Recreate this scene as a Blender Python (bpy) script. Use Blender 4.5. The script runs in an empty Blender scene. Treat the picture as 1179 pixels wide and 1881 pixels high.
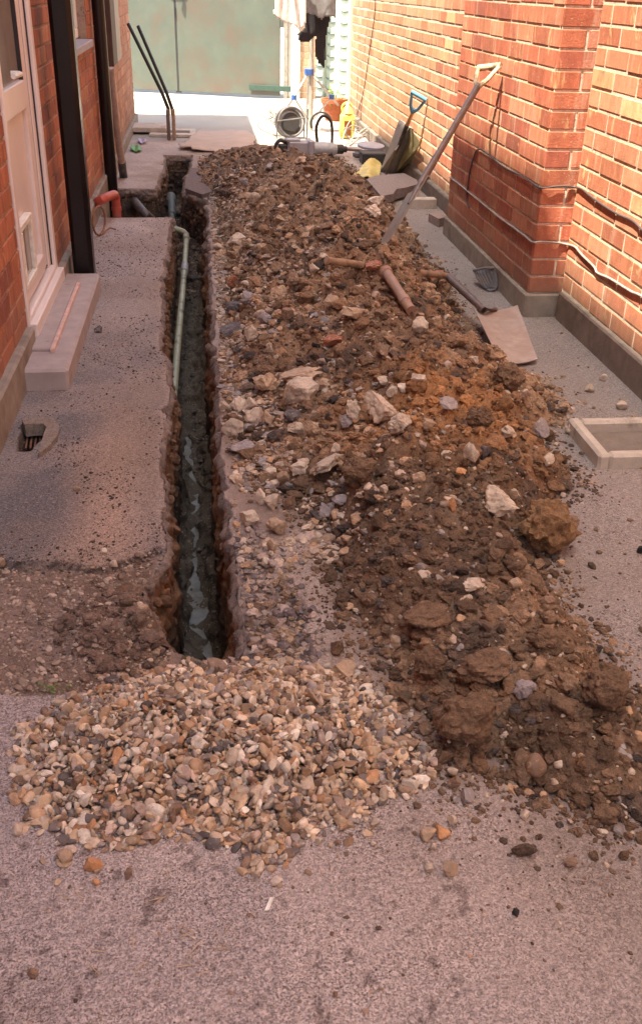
import bpy, math, random
import numpy as np
from mathutils import Vector, Matrix
random.seed(7); rng = np.random.default_rng(7)
scene = bpy.context.scene
COL = scene.collection

# ------------------------------------------------------------------ camera
F, CX, CY, H = 1784.0, 589.5, 940.5, 1.5            # focal length in photo pixels, centre, eye height
PIT, YAW, ROL = math.radians(28.59), math.radians(7.07), math.radians(1.568)
_f = np.array([math.sin(YAW)*math.cos(PIT), math.cos(YAW)*math.cos(PIT), -math.sin(PIT)])
_r = np.array([math.cos(YAW), -math.sin(YAW), 0.0]); _u = np.cross(_r, _f)
RT = _r*math.cos(ROL)+_u*math.sin(ROL); UP = _u*math.cos(ROL)-_r*math.sin(ROL); FW = _f
cam = bpy.data.cameras.new('camera'); camo = bpy.data.objects.new('camera', cam); COL.objects.link(camo)
camo.matrix_world = Matrix(((RT[0], UP[0], -FW[0], 0), (RT[1], UP[1], -FW[1], 0), (RT[2], UP[2], -FW[2], H), (0, 0, 0, 1)))
cam.sensor_fit = 'VERTICAL'; cam.sensor_height = 24.0; cam.lens = 24.0*F/1881.0
cam.clip_start = 0.05; cam.clip_end = 500
scene.camera = camo
# ------------------------------------------------------------------ light
SUN = np.array([-1.0, -0.6, 2.9]); SUN /= np.linalg.norm(SUN)
w = bpy.data.worlds.new("World"); scene.world = w; w.use_nodes = True
nt = w.node_tree; bg = nt.nodes['Background']
sky = nt.nodes.new('ShaderNodeTexSky'); sky.sky_type = 'NISHITA'; sky.sun_disc = False
sky.sun_elevation = math.asin(SUN[2]); sky.sun_rotation = math.atan2(SUN[0], SUN[1])
sky.dust_density = 3.0; sky.air_density = 1.0
nt.links.new(sky.outputs[0], bg.inputs[0]); bg.inputs[1].default_value = 0.11
sl = bpy.data.lights.new('sun', 'SUN'); sl.energy = 3.1; sl.angle = math.radians(0.6); sl.color = (1.0, 0.93, 0.82)
so = bpy.data.objects.new('sun', sl); COL.objects.link(so); so.location = (0, 0, 12)
so.rotation_euler = Vector(-SUN).to_track_quat('-Z', 'Y').to_euler()
vs = scene.view_settings; vs.view_transform = 'Standard'; vs.look = 'None'; vs.gamma = 1.0
vs.exposure = 2.5
vs.use_white_balance = True; vs.white_balance_temperature = 7350; vs.white_balance_tint = 8

# ------------------------------------------------------------------ helpers
def ray(u, v): return FW+RT*(u-CX)/F-UP*(v-CY)/F
def at(u, v, z=0.0): r = ray(u, v); return np.array([0, 0, H])+r*((z-H)/r[2])
def atx(u, v, x): r = ray(u, v); return np.array([0, 0, H])+r*(x/r[0])
def aty(u, v, y): r = ray(u, v); return np.array([0, 0, H])+r*(y/r[1])
def depth(p): return float((np.array(p)-np.array([0, 0, H]))@FW)
def unit(v): v = np.array(v, float); return v/np.linalg.norm(v)

def hsh(ix, iy, iz, s):
    h = (ix.astype(np.int64)*374761393+iy.astype(np.int64)*668265263+iz.astype(np.int64)*2147483647+s*1274126177) & 0xffffffff
    h = ((h ^ (h >> 13))*1274126177) & 0xffffffff
    return ((h ^ (h >> 16)) & 0xffffff)/float(0xffffff)
def vn(x, y, z=0.0, s=0):
    x = np.asarray(x, float); y = np.asarray(y, float); z = np.zeros_like(x)+z
    ix, iy, iz = np.floor(x), np.floor(y), np.floor(z); fx, fy, fz = x-ix, y-iy, z-iz
    fx, fy, fz = [t*t*(3-2*t) for t in (fx, fy, fz)]
    ix, iy, iz = [t.astype(np.int64) for t in (ix, iy, iz)]
    o = 0
    for a in (0, 1):
        for b in (0, 1):
            for c in (0, 1):
                o = o+hsh(ix+a, iy+b, iz+c, s)*(fx if a else 1-fx)*(fy if b else 1-fy)*(fz if c else 1-fz)
    return o*2-1
def fbm(x, y, z=0.0, o=4, s=0, g=.5):
    r = 0; a = 1; n = 0
    for k in range(o):
        r = r+a*vn(np.asarray(x)*2**k, np.asarray(y)*2**k, np.asarray(z)*2**k, s+k*17); n += a; a *= g
    return r/n
def smooth(a, b, x): t = np.clip((x-a)/(b-a), 0, 1); return t*t*(3-2*t)
def mix(a, b, t): t = np.asarray(t)[..., None]; return np.asarray(a)*(1-t)+np.asarray(b)*t
def sdf(poly, X, Y):          # + inside
    X = np.asarray(X, float); Y = np.asarray(Y, float); d = np.full(X.shape, 1e9); ins = np.zeros(X.shape, bool); n = len(poly)
    for i in range(n):
        ax, ay = poly[i]; bx, by = poly[(i+1) % n]; ex, ey = bx-ax, by-ay
        t = np.clip(((X-ax)*ex+(Y-ay)*ey)/(ex*ex+ey*ey+1e-12), 0, 1)
        d = np.minimum(d, np.hypot(X-ax-t*ex, Y-ay-t*ey))
        if ay != by: ins ^= ((ay > Y) != (by > Y)) & (X < (bx-ax)*(Y-ay)/(by-ay)+ax)
    return np.where(ins, d, -d)
def pxpoly(l, z=0.0): return [tuple(at(a, b, z)[:2]) for a, b in l]

ORG = {}
def raw(name, V, polys, mats, smoothf=False, col=None, uvl=None, midx=None):
    me = bpy.data.meshes.new(name); V = np.asarray(V, np.float32)
    me.vertices.add(len(V)); me.vertices.foreach_set('co', V.ravel())
    if isinstance(polys, np.ndarray):
        k = polys.shape[1]; n = len(polys); li = polys.ravel(); st = np.arange(n)*k; tot = np.full(n, k)
    else:
        li = np.array([i for p in polys for i in p]); tot = np.array([len(p) for p in polys]); st = np.concatenate([[0], np.cumsum(tot)[:-1]]); n = len(polys)
    me.loops.add(len(li)); me.loops.foreach_set('vertex_index', li.astype(np.int32))
    me.polygons.add(n); me.polygons.foreach_set('loop_start', st.astype(np.int32)); me.polygons.foreach_set('loop_total', tot.astype(np.int32))
    me.polygons.foreach_set('use_smooth', np.full(n, bool(smoothf)))
    me.update(calc_edges=True); me.validate()
    if col is not None:
        a = me.attributes.new('col', 'FLOAT_COLOR', 'POINT'); c = np.ones((len(V), 4), np.float32); c[:, :np.shape(col)[1]] = col
        a.data.foreach_set('color', c.ravel())
    for m in (mats if isinstance(mats, list) else [mats]): me.materials.append(m)
    return me
def link(name, me, loc=(0, 0, 0), parent=None):
    o = bpy.data.objects.new(name, me); COL.objects.link(o); o.location = loc
    if parent is not None: o.parent = parent
    return o
def tag(o, label=None, cat=None, group=None, kind=None):
    if label: o['label'] = label
    if cat: o['category'] = cat
    if group: o['group'] = group
    if kind: o['kind'] = kind
    return o
def thing(name, label, cat, loc, group=None):
    o = bpy.data.objects.new(name, None); COL.objects.link(o); o.location = loc; o.empty_display_size = .1
    ORG[o.name] = np.array(loc, float); return tag(o, label, cat, group)

def frame(d):
    d = unit(d); a = np.array([0, 0, 1.]) if abs(d[2]) < .9 else np.array([1., 0, 0])
    u = unit(np.cross(d, a)); return u, np.cross(d, u), d
class MB:
    def __init__(s): s.v = []; s.f = []; s.c = []; s.n = 0
    def add(s, V, Fc, col=None):
        V = np.asarray(V, float); s.v.append(V); s.f += [tuple(i+s.n for i in p) for p in Fc]; s.n += len(V)
        s.c.append(np.tile(np.array(col if col is not None else (1, 1, 1), float)[:3], (len(V), 1)))
        return s
    def box(s, c, size, R=None, bev=.004, col=None):
        h = np.array(size, float)/2; b = min(bev, h.min()*.45); V = []; idx = {}
        for sx in (-1, 1):
            for sy in (-1, 1):
                for sz in (-1, 1):
                    sg = np.array([sx, sy, sz])
                    for a in range(3):
                        p = sg*(h-b); p[a] = sg[a]*h[a]; idx[(sx, sy, sz, a)] = len(V); V.append(p)
        Fc = []
        for a in range(3):
            b1, c1 = (a+1) % 3, (a+2) % 3
            for sa in (-1, 1):
                q = []
                for (p, r) in ((-1, -1), (1, -1), (1, 1), (-1, 1)):
                    sg = [0, 0, 0]; sg[a] = sa; sg[b1] = p; sg[c1] = r; q.append(idx[(*sg, a)])
                Fc.append(tuple(q if sa > 0 else q[::-1]))
        for a in range(3):
            b1, c1 = (a+1) % 3, (a+2) % 3
            for p in (-1, 1):
                for r in (-1, 1):
                    def g(sa, ax):
                        sg = [0, 0, 0]; sg[a] = sa; sg[b1] = p; sg[c1] = r; return idx[(*sg, ax)]
                    q = [g(-1, b1), g(1, b1), g(1, c1), g(-1, c1)]
                    Fc.append(tuple(q if p*r < 0 else q[::-1]))
        for sx in (-1, 1):
            for sy in (-1, 1):
                for sz in (-1, 1):
                    q = [idx[(sx, sy, sz, a)] for a in range(3)]
                    Fc.append(tuple(q if sx*sy*sz > 0 else q[::-1]))
        V = np.array(V)
        if R is not None: V = V@np.array(R).T
        return s.add(V+np.array(c), Fc, col)
    def span(s, lo, hi, bev=.004, col=None):
        lo = np.array(lo, float); hi = np.array(hi, float); return s.box((lo+hi)/2, np.abs(hi-lo), None, bev, col)
    def tube(s, pts, r, n=10, col=None, closed=False, sq=1.0):
        pts = [np.array(p, float) for p in pts]; m = len(pts); rr = r if hasattr(r, '__len__') else [r]*m; V = []; Fc = []
        u = None
        for i, p in enumerate(pts):
            if closed: d = pts[(i+1) % m]-pts[i-1]
            else: d = pts[min(i+1, m-1)]-pts[max(i-1, 0)]
            d = unit(d)
            if u is None: u = frame(d)[0]
            u = unit(u-d*(u@d)); vv = np.cross(d, u)
            for k in range(n):
                a = 2*math.pi*k/n; V.append(p+rr[i]*(math.cos(a)*u+sq*math.sin(a)*vv))
        for i in range(m if closed else m-1):
            j = (i+1) % m
            for k in range(n): Fc.append((i*n+k, i*n+(k+1) % n, j*n+(k+1) % n, j*n+k))
        if not closed: Fc.append(tuple(range(n))[::-1]); Fc.append(tuple((m-1)*n+k for k in range(n)))
        return s.add(V, Fc, col)
    def lathe(s, prof, c, axis=(0, 0, 1), n=24, col=None):
        u, v, d = frame(axis); V = []; Fc = []; m = len(prof)
        for (r, h) in prof:
            for k in range(n):
                a = 2*math.pi*k/n; V.append(np.array(c)+d*h+r*(math.cos(a)*u+math.sin(a)*v))
        for i in range(m-1):
            for k in range(n): Fc.append((i*n+k, i*n+(k+1) % n, (i+1)*n+(k+1) % n, (i+1)*n+k))
        Fc.append(tuple(range(n))[::-1]); Fc.append(tuple((m-1)*n+k for k in range(n)))
        return s.add(V, Fc, col)
    def prism(s, top, n, thick, col=None, rough=0.0):      # polygon of 3D points extruded along -n
        top = [np.array(p, float) for p in top]; n = unit(n); m = len(top)
        bot = [p-n*thick*(1+rough*random.uniform(-1, 1)) for p in top]
        return s.add(top+bot, [tuple(range(m)), tuple(range(m, 2*m))[::-1]]+[(i, i+m, (i+1) % m+m, (i+1) % m) for i in range(m)], col)
    def plate(s, P, thick, nrm, col=None):                 # P: (nu,nv,3) surface grid with thickness
        P = np.asarray(P); nu, nv = P.shape[:2]; A = P.reshape(-1, 3); B = A-unit(nrm)*thick; N = nu*nv; Fc = []
        for i in range(nu-1):
            for j in range(nv-1):
                a, b, c, d = i*nv+j, (i+1)*nv+j, (i+1)*nv+j+1, i*nv+j+1
                Fc += [(a, b, c, d), (d+N, c+N, b+N, a+N)]
        rim = [i*nv for i in range(nu)]+[(nu-1)*nv+j for j in range(1, nv)]+[i*nv+nv-1 for i in range(nu-2, -1, -1)]+[j for j in range(nv-2, 0, -1)]
        for i in range(len(rim)):
            a, b = rim[i], rim[(i+1) % len(rim)]; Fc.append((b, a, a+N, b+N))
        return s.add(np.vstack([A, B]), Fc, col)
    def mesh(s, name, mat, off, smoothf):
        V = np.vstack(s.v)-off; return raw(name, V, s.f, mat, smoothf, np.vstack(s.c))
    def part(s, name, mat, parent, sm=False, label=None):
        off = ORG[parent.name]; o = link(name, s.mesh(name, mat, off, sm), (0, 0, 0), parent); ORG[o.name] = off
        if sm: autosmooth(o)
        if label: o['label'] = label
        return o
    def top(s, name, mat, label, cat, group=None, sm=False):
        V = np.vstack(s.v); off = np.array([(V[:, 0].min()+V[:, 0].max())/2, (V[:, 1].min()+V[:, 1].max())/2, V[:, 2].min()])
        o = link(name, s.mesh(name, mat, off, sm), off); ORG[o.name] = off
        if sm: autosmooth(o)
        return tag(o, label, cat, group)
def autosmooth(o, ang=40):
    me = o.data; me.set_sharp_from_angle(angle=math.radians(ang))

# ------------------------------------------------------------------ materials
def nodes(name):
    m = bpy.data.materials.new(name); m.use_nodes = True; t = m.node_tree; b = t.nodes['Principled BSDF']; return m, t, b
def mathn(t, op, a, b, clamp=False):
    n = t.nodes.new('ShaderNodeMath'); n.operation = op; n.use_clamp = clamp
    for i, x in enumerate((a, b)):
        if isinstance(x, (int, float)): n.inputs[i].default_value = x
        else: t.links.new(x, n.inputs[i])
    return n.outputs[0]
def noise(t, scale, detail=3, rough=.55, co=None, dist=0):
    n = t.nodes.new('ShaderNodeTexNoise'); n.inputs['Scale'].default_value = scale; n.inputs['Detail'].default_value = detail
    n.inputs['Roughness'].default_value = rough; n.inputs['Distortion'].default_value = dist
    if co is not None: t.links.new(co, n.inputs['Vector'])
    return n.outputs['Fac']
def ramp(t, fac, lo, hi, a=0.0, b=1.0):
    n = t.nodes.new('ShaderNodeMapRange'); t.links.new(fac, n.inputs[0])
    for i, x in enumerate((lo, hi, a, b)): n.inputs[i+1].default_value = x
    return n.outputs[0]
def mixc(t, fac, a, b, mode='MIX'):
    n = t.nodes.new('ShaderNodeMix'); n.data_type = 'RGBA'; n.blend_type = mode
    for i, x in ((0, fac), (6, a), (7, b)):
        if isinstance(x, (int, float)): n.inputs[i].default_value = x
        elif isinstance(x, tuple): n.inputs[i].default_value = (*x[:3], 1)
        else: t.links.new(x, n.inputs[i])
    return n.outputs[2]
def coords(t): return t.nodes.new('ShaderNodeTexCoord').outputs['Object']
def colattr(t):
    n = t.nodes.new('ShaderNodeAttribute'); n.attribute_name = 'col'; return n
def bump(t, b, h, strength, dist):
    n = t.nodes.new('ShaderNodeBump'); n.inputs['Strength'].default_value = strength; n.inputs['Distance'].default_value = dist
    t.links.new(h, n.inputs['Height']); t.links.new(n.outputs[0], b.inputs['Normal'])
def plain(name, col=None, rough=.6, metal=0, nscale=30, namp=.25, bscale=None, bstr=.3, bdist=.002, spec=.5, dirt=None, dscale=6, dlo=.5, dhi=.75, trans=0):
    m, t, b = nodes(name); co = coords(t)
    base = colattr(t).outputs['Color'] if col is None else (*col, 1)
    f = ramp(t, noise(t, nscale, 5, .6, co), .25, .75, 1-namp, 1+namp)
    c = mixc(t, 1.0, base, f, 'MULTIPLY')
    n = t.nodes.new('ShaderNodeCombineColor')
    for i in range(3): t.links.new(f, n.inputs[i])
    c = mixc(t, 1.0, base, n.outputs[0], 'MULTIPLY')
    if dirt: c = mixc(t, ramp(t, noise(t, dscale, 6, .65, co), dlo, dhi), c, dirt)
    t.links.new(c, b.inputs['Base Color'])
    b.inputs['Roughness'].default_value = rough; b.inputs['Metallic'].default_value = metal; b.inputs['Specular IOR Level'].default_value = spec
    if trans: b.inputs['Transmission Weight'].default_value = trans
    if bscale: bump(t, b, noise(t, bscale, 5, .6, co), bstr, bdist)
    return m

def m_ground():          # col rgb = base tint, alpha = asphalt grain strength
    m, t, b = nodes('ground'); co = coords(t); a = colattr(t)
    v = t.nodes.new('ShaderNodeTexVoronoi'); v.inputs['Scale'].default_value = 210; v.inputs['Randomness'].default_value = 1
    dn = noise(t, 60, 2, .5, co); mp = t.nodes.new('ShaderNodeVectorMath'); mp.operation = 'ADD'
    cn = t.nodes.new('ShaderNodeTexNoise'); cn.inputs['Scale'].default_value = 70; t.links.new(co, cn.inputs['Vector'])
    sc = t.nodes.new('ShaderNodeVectorMath'); sc.operation = 'SCALE'; sc.inputs[3].default_value = .006; t.links.new(cn.outputs['Color'], sc.inputs[0])
    t.links.new(co, mp.inputs[0]); t.links.new(sc.outputs[0], mp.inputs[1]); t.links.new(mp.outputs[0], v.inputs['Vector'])
    cellc = v.outputs['Color']; sep = t.nodes.new('ShaderNodeSeparateColor'); t.links.new(cellc, sep.inputs[0])
    pit = ramp(t, noise(t, 240, 2, .6, co), .38, .47)                       # dark pits between the chippings
    wear = ramp(t, noise(t, 4.5, 5, .6, co), .30, .62)                       # dusty worn patches hide them
    pit = mathn(t, 'MAXIMUM', pit, mathn(t, 'MULTIPLY', wear, .50))
    pit2 = ramp(t, noise(t, 105, 4, .7, co, .4), .37, .46)
    pit = mathn(t, 'MULTIPLY', pit, ramp(t, pit2, 0, 1, .62, 1.0))
    tone = ramp(t, sep.outputs[0], 0, 1, .72, 1.22)
    g = mathn(t, 'MULTIPLY', tone, ramp(t, pit, 0, 1, .40, 1.06))
    g = mathn(t, 'ADD', mathn(t, 'MULTIPLY', g, a.outputs['Alpha']), mathn(t, 'SUBTRACT', 1.0, a.outputs['Alpha']))
    g = mathn(t, 'MULTIPLY', g, ramp(t, noise(t, 70, 6, .75, co), .25, .75, .80, 1.2))
    n = t.nodes.new('ShaderNodeCombineColor')
    for i in range(3): t.links.new(g, n.inputs[i])
    c = mixc(t, 1.0, a.outputs['Color'], n.outputs[0], 'MULTIPLY')
    chip = mathn(t, 'MULTIPLY', ramp(t, sep.outputs[1], .955, .965), .6)
    c = mixc(t, chip, c, (.50, .40, .33))
    t.links.new(c, b.inputs['Base Color']); b.inputs['Roughness'].default_value = .85; b.inputs['Specular IOR Level'].default_value = .3
    hh = mathn(t, 'ADD', mathn(t, 'MULTIPLY', pit, .8), mathn(t, 'ADD', mathn(t, 'MULTIPLY', sep.outputs[2], .5), noise(t, 360, 2, .6, co)))
    bump(t, b, hh, 1.0, .0028)
    return m
def m_soil(name, rough=.9, wet=False):
    m, t, b = nodes(name); co = coords(t); a = colattr(t)
    n1 = ramp(t, noise(t, 55, 6, .7, co), .28, .72, .55, 1.4)
    n2 = ramp(t, noise(t, 260, 3, .6, co), .3, .7, .72, 1.3)
    g = mathn(t, 'MULTIPLY', n1, n2); n = t.nodes.new('ShaderNodeCombineColor')
    for i in range(3): t.links.new(g, n.inputs[i])
    c = mixc(t, 1.0, a.outputs['Color'], n.outputs[0], 'MULTIPLY')
    c = mixc(t, mathn(t, 'MULTIPLY', ramp(t, noise(t, 14, 4, .6, co), .56, .7), .45), c, (.30, .15, .075))
    t.links.new(c, b.inputs['Base Color']); b.inputs['Roughness'].default_value = rough; b.inputs['Specular IOR Level'].default_value = .35
    bump(t, b, mathn(t, 'ADD', noise(t, 90, 6, .7, co), mathn(t, 'MULTIPLY', noise(t, 300, 3, .6, co), .5)), .9, .009)
    return m
def m_stone(name):
    m, t, b = nodes(name); co = coords(t); a = colattr(t)
    n1 = ramp(t, noise(t, 60, 5, .65, co, .6), .3, .7, .72, 1.25)
    n = t.nodes.new('ShaderNodeCombineColor')
    for i in range(3): t.links.new(n1, n.inputs[i])
    c = mixc(t, 1.0, a.outputs['Color'], n.outputs[0], 'MULTIPLY')
    c = mixc(t, mathn(t, 'MULTIPLY', ramp(t, noise(t, 38, 4, .6, co), .58, .66), .55), c, (.20, .12, .07))
    c = mixc(t, mathn(t, 'MULTIPLY', ramp(t, noise(t, 85, 3, .5, co), .62, .68), .5), c, (.62, .52, .42))
    t.links.new(c, b.inputs['Base Color']); b.inputs['Roughness'].default_value = .62
    bump(t, b, noise(t, 140, 5, .65, co), .5, .003)
    return m
def m_brick(name, pale=.0):
    m, t, b = nodes(name); co = coords(t); a = colattr(t)
    mp = t.nodes.new('ShaderNodeMapping'); mp.inputs['Scale'].default_value = (1, 1, .45); t.links.new(co, mp.inputs[0])
    n1 = ramp(t, noise(t, 22, 6, .65, mp.outputs[0]), .28, .72, .70, 1.22)
    n = t.nodes.new('ShaderNodeCombineColor')
    for i in range(3): t.links.new(n1, n.inputs[i])
    c = mixc(t, 1.0, a.outputs['Color'], n.outputs[0], 'MULTIPLY')
    c = mixc(t, mathn(t, 'MULTIPLY', ramp(t, noise(t, 9, 5, .6, mp.outputs[0], 1.2), .60, .70), .35+pale), c, (.62, .42, .22))   # lime bloom
    c = mixc(t, mathn(t, 'MULTIPLY', ramp(t, noise(t, 5, 5, .7, co), .58, .78), .45), c, (.12, .05, .035))
    mp2 = t.nodes.new('ShaderNodeMapping'); mp2.inputs['Scale'].default_value = (1, 1, .12); t.links.new(co, mp2.inputs[0])
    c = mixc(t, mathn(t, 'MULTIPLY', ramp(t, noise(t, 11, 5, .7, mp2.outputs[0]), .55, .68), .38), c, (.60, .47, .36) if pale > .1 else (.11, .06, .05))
    c = mixc(t, mathn(t, 'MULTIPLY', ramp(t, noise(t, 130, 3, .7, co), .63, .68), .6), c, (.65, .55, .45))
    sz = t.nodes.new('ShaderNodeSeparateXYZ'); t.links.new(co, sz.inputs[0])
    zz = mathn(t, 'ADD', sz.outputs[2], mathn(t, 'MULTIPLY', noise(t, 6, 4, .6, co), .3))
    c = mixc(t, ramp(t, zz, .27, .50, .6, 0), c, (.27, .18, .13))                      # splashed mud low on the wall
    t.links.new(c, b.inputs['Base Color']); b.inputs['Roughness'].default_value = .8; b.inputs['Specular IOR Level'].default_value = .3
    bump(t, b, mathn(t, 'ADD', noise(t, 120, 5, .65, co), noise(t, 30, 3, .6, co)), .45, .0035)
    return m
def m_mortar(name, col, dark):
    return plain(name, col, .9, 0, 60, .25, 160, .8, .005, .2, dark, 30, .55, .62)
def m_brickwall(name):        # the walls above eye level
    m, t, b = nodes(name); co = coords(t)
    sp = t.nodes.new('ShaderNodeSeparateXYZ'); t.links.new(co, sp.inputs[0]); cb = t.nodes.new('ShaderNodeCombineXYZ')
    t.links.new(mathn(t, 'ADD', sp.outputs[0], sp.outputs[1]), cb.inputs[0]); t.links.new(sp.outputs[2], cb.inputs[1])
    br = t.nodes.new('ShaderNodeTexBrick'); t.links.new(cb.outputs[0], br.inputs[0]); br.inputs['Scale'].default_value = 1
    br.inputs['Brick Width'].default_value = .265; br.inputs['Row Height'].default_value = .0875; br.inputs['Mortar Size'].default_value = .006
    br.inputs['Color1'].default_value = (.42, .16, .09, 1); br.inputs['Color2'].default_value = (.30, .11, .06, 1); br.inputs['Mortar'].default_value = (.5, .43, .35, 1)
    t.links.new(br.outputs[0], b.inputs['Base Color']); b.inputs['Roughness'].default_value = .85
    return m
def m_wetmud():
    m, t, b = nodes('wet_mud'); co = coords(t)
    c = mixc(t, ramp(t, noise(t, 25, 5, .6, co), .35, .65), (.23, .21, .18), (.13, .115, .09))
    t.links.new(c, b.inputs['Base Color']); t.links.new(ramp(t, noise(t, 12, 4, .6, co), .35, .65, .38, .8), b.inputs['Roughness'])
    bump(t, b, noise(t, 30, 4, .6, co), .4, .004); return m

M = {}
M['ground'] = m_ground(); M['soil'] = m_soil('soil'); M['clod'] = m_soil('clod'); M['stone'] = m_stone('stone')
M['brick'] = m_brick('brick', .45); M['brickL'] = m_brick('brick_left_house', 0.0); M['brickwall'] = m_brickwall('brick_upper')  # left house brick has less lime bloom and dark streaks
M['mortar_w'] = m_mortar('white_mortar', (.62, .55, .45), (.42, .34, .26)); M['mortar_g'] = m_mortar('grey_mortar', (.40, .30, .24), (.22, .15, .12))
M['plinth'] = plain('render_plinth', (.30, .26, .22), .9, 0, 9, .3, 90, .6, .004, .2, (.20, .16, .13), 5, .5, .68)
M['plinthr'] = plain('render_plinth_dark', (.22, .185, .16), .9, 0, 9, .3, 90, .6, .004, .2, (.14, .12, .10), 5, .5, .68)
M['concrete'] = plain('concrete', (.52, .46, .40), .9, 0, 14, .2, 120, .5, .003, .2, (.30, .25, .21), 8, .56, .7)
M['step'] = plain('step_concrete', (.40, .34, .325), .85, 0, 12, .15, 140, .4, .002, .2, (.28, .22, .20), 22, .62, .70)
M['upvc'] = plain('upvc', (.78, .70, .67), .35, 0, 6, .06)
M['seal'] = plain('rubber_seal', (.03, .025, .03), .6)
M['glass'] = plain('frosted_glass', (.30, .27, .24), .12, 0, 8, .15)
M['blackpipe'] = plain('black_pipe', (.010, .007, .008), .30, 0, 7, .4, 40, .25, .002, .35, (.06, .035, .025), 4, .58, .85)
M['brown'] = plain('brown_board', (.07, .04, .03), .6, 0, 10, .3)
M['greyp'] = plain('grey_paint', (.36, .37, .33), .6, 0, 10, .15)
M['sill'] = plain('slate_sill', (.36, .33, .36), .7, 0, 20, .2)
M['redpipe'] = plain('red_pipe', (.50, .10, .07), .45, 0, 15, .2, dirt=(.30, .14, .10), dscale=12)
M['beige'] = plain('beige_duct', (.45, .33, .28), .5)
M['blackrub'] = plain('black_rubber', (.05, .045, .05), .45, dirt=(.18, .13, .10), dscale=20)
M['waterpipe'] = plain('grey_green_pipe', (.33, .34, .23), .45, 0, 10, .15, 60, .2, .002, .5, (.13, .11, .07), 14, .54, .66)
M['galvd'] = plain('buried_pipe', (.10, .10, .09), .6, 0, 20, .3, dirt=(.12, .08, .05), dscale=15)
M['galv'] = plain('galvanised', (.35, .34, .31), .5, .3, 20, .2, dirt=(.16, .12, .09), dscale=15)
M['rust'] = plain('rusty_iron', (.25, .12, .07), .7, 0, 40, .4, 120, .6, .003)
M['gate'] = plain('gate_paint', (.10, .125, .105), .55, 0, 3, .15, None, dirt=(.13, .10, .08), dscale=2.2, dlo=.45, dhi=.7)
M['teal'] = plain('teal_paint', (.04, .085, .07), .8)
M['white'] = plain('white_paint', (.80, .80, .76), .6, 0, 10, .08)
M['palegreen'] = plain('pale_green_paint', (.55, .66, .56), .6, 0, 8, .1)
M['wood'] = plain('worn_wood', (.33, .22, .15), .7, 0, 25, .3, 80, .4, .002, .3, (.16, .10, .07), 14, .5, .7)
M['woodlt'] = plain('light_wood', (.55, .30, .16), .6, 0, 25, .2)
M['ivory'] = plain('ivory_grip', (.55, .45, .28), .5, 0, 25, .3, dirt=(.18, .12, .08), dscale=30, dlo=.5, dhi=.65)
M['steel'] = plain('worn_steel', (.40, .325, .29), .5, .1, 18, .2, 40, .2, .002, .5, (.32, .22, .17), 7, .45, .75)
M['steeld'] = plain('dark_steel', (.16, .12, .11), .45, .4, 18, .3, dirt=(.22, .13, .09), dscale=10)
M['steels'] = plain('muddy_spade_steel', (.25, .20, .17), .5, .3, 18, .3, dirt=(.22, .14, .10), dscale=9)
M['blue'] = plain('blue_grip', (.10, .33, .50), .4)
M['blued'] = plain('blue_plastic', (.05, .14, .42), .4)
M['tube'] = plain('aluminium_tube', (.50, .48, .44), .4, .3)
M['black'] = plain('black_plastic', (.035, .035, .038), .5)
M['greyplas'] = plain('grey_plastic', (.11, .11, .12), .5, dirt=(.20, .15, .12), dscale=15)
M['tool'] = plain('tool_grey', (.36, .36, .42), .45, 0, 20, .12)
M['toolb'] = plain('tool_barrel', (.46, .50, .56), .35, .2)
M['yellow'] = plain('yellow_plastic', (.72, .58, .14), .45); M['whitep'] = plain('white_plastic', (.82, .80, .72), .4)
M['amber'] = plain('amber_oil', (.20, .06, .015), .3)
M['terra'] = plain('terracotta', (.42, .12, .05), .7); M['leaf'] = plain('leaf', (.12, .22, .04), .6, 0, 30, .4)
M['clothw'] = plain('white_cloth', (.80, .79, .76), .9); M['clothg'] = plain('grey_cloth', (.20, .20, .21), .9); M['clothb'] = plain('black_cloth', (.018, .016, .02), .9)
M['bag'] = plain('yellow_bag', (.62, .50, .18), .5, 0, 20, .25); M['card'] = plain('cardboard', (.44, .34, .29), .9, 0, 6, .12)
M['moss'] = plain('mossy_slab', (.36, .32, .16), .9, 0, 15, .3, 80, .5, .004); M['slab'] = plain('grey_slab', (.28, .25, .23), .9, 0, 15, .2, 80, .5, .004)
M['greenw'] = plain('green_wrapper', (.10, .34, .12), .4, 0, 90, .5); M['lilac'] = plain('lilac_wrapper', (.42, .36, .55), .4)
M['cablew'] = plain('pale_cable', (.32, .29, .27), .6, dirt=(.20, .16, .13), dscale=12); M['cabled'] = plain('dark_cable', (.07, .05, .05), .6)
M['wet'] = m_wetmud(); M['dryleaf'] = plain('dry_straw', (.52, .38, .24), .8)

# ------------------------------------------------------------------ ground shape
TR = pxpoly([(302, 284), (355, 284), (352, 310), (341, 332), (341, 352), (385, 368), (384, 420), (389, 500), (394, 580), (399, 640), (400, 720), (405, 800), (412, 870), (421, 940), (430, 1000), (436, 1050), (444, 1110), (458, 1180), (434, 1212), (372, 1214), (325, 1198), (287, 1162), (262, 1115), (262, 1078), (292, 1052), (303, 1020), (304, 980), (306, 920), (300, 860), (301, 810), (309, 780), (313, 720), (309, 662), (296, 642), (297, 560), (303, 480), (311, 430), (315, 399), (185, 398), (183, 345), (283, 346), (301, 312)])
SLABE = pxpoly([(-60, 1026), (60, 1030), (150, 1040), (200, 1037), (245, 1022), (290, 1004), (310, 1010), (312, 1300), (240, 1262), (150, 1272), (60, 1278), (-60, 1280)])   # broken-up dirt strip
GUL = pxpoly([(38, 778), (84, 780), (82, 800), (62, 828), (28, 828), (34, 800)])
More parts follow.
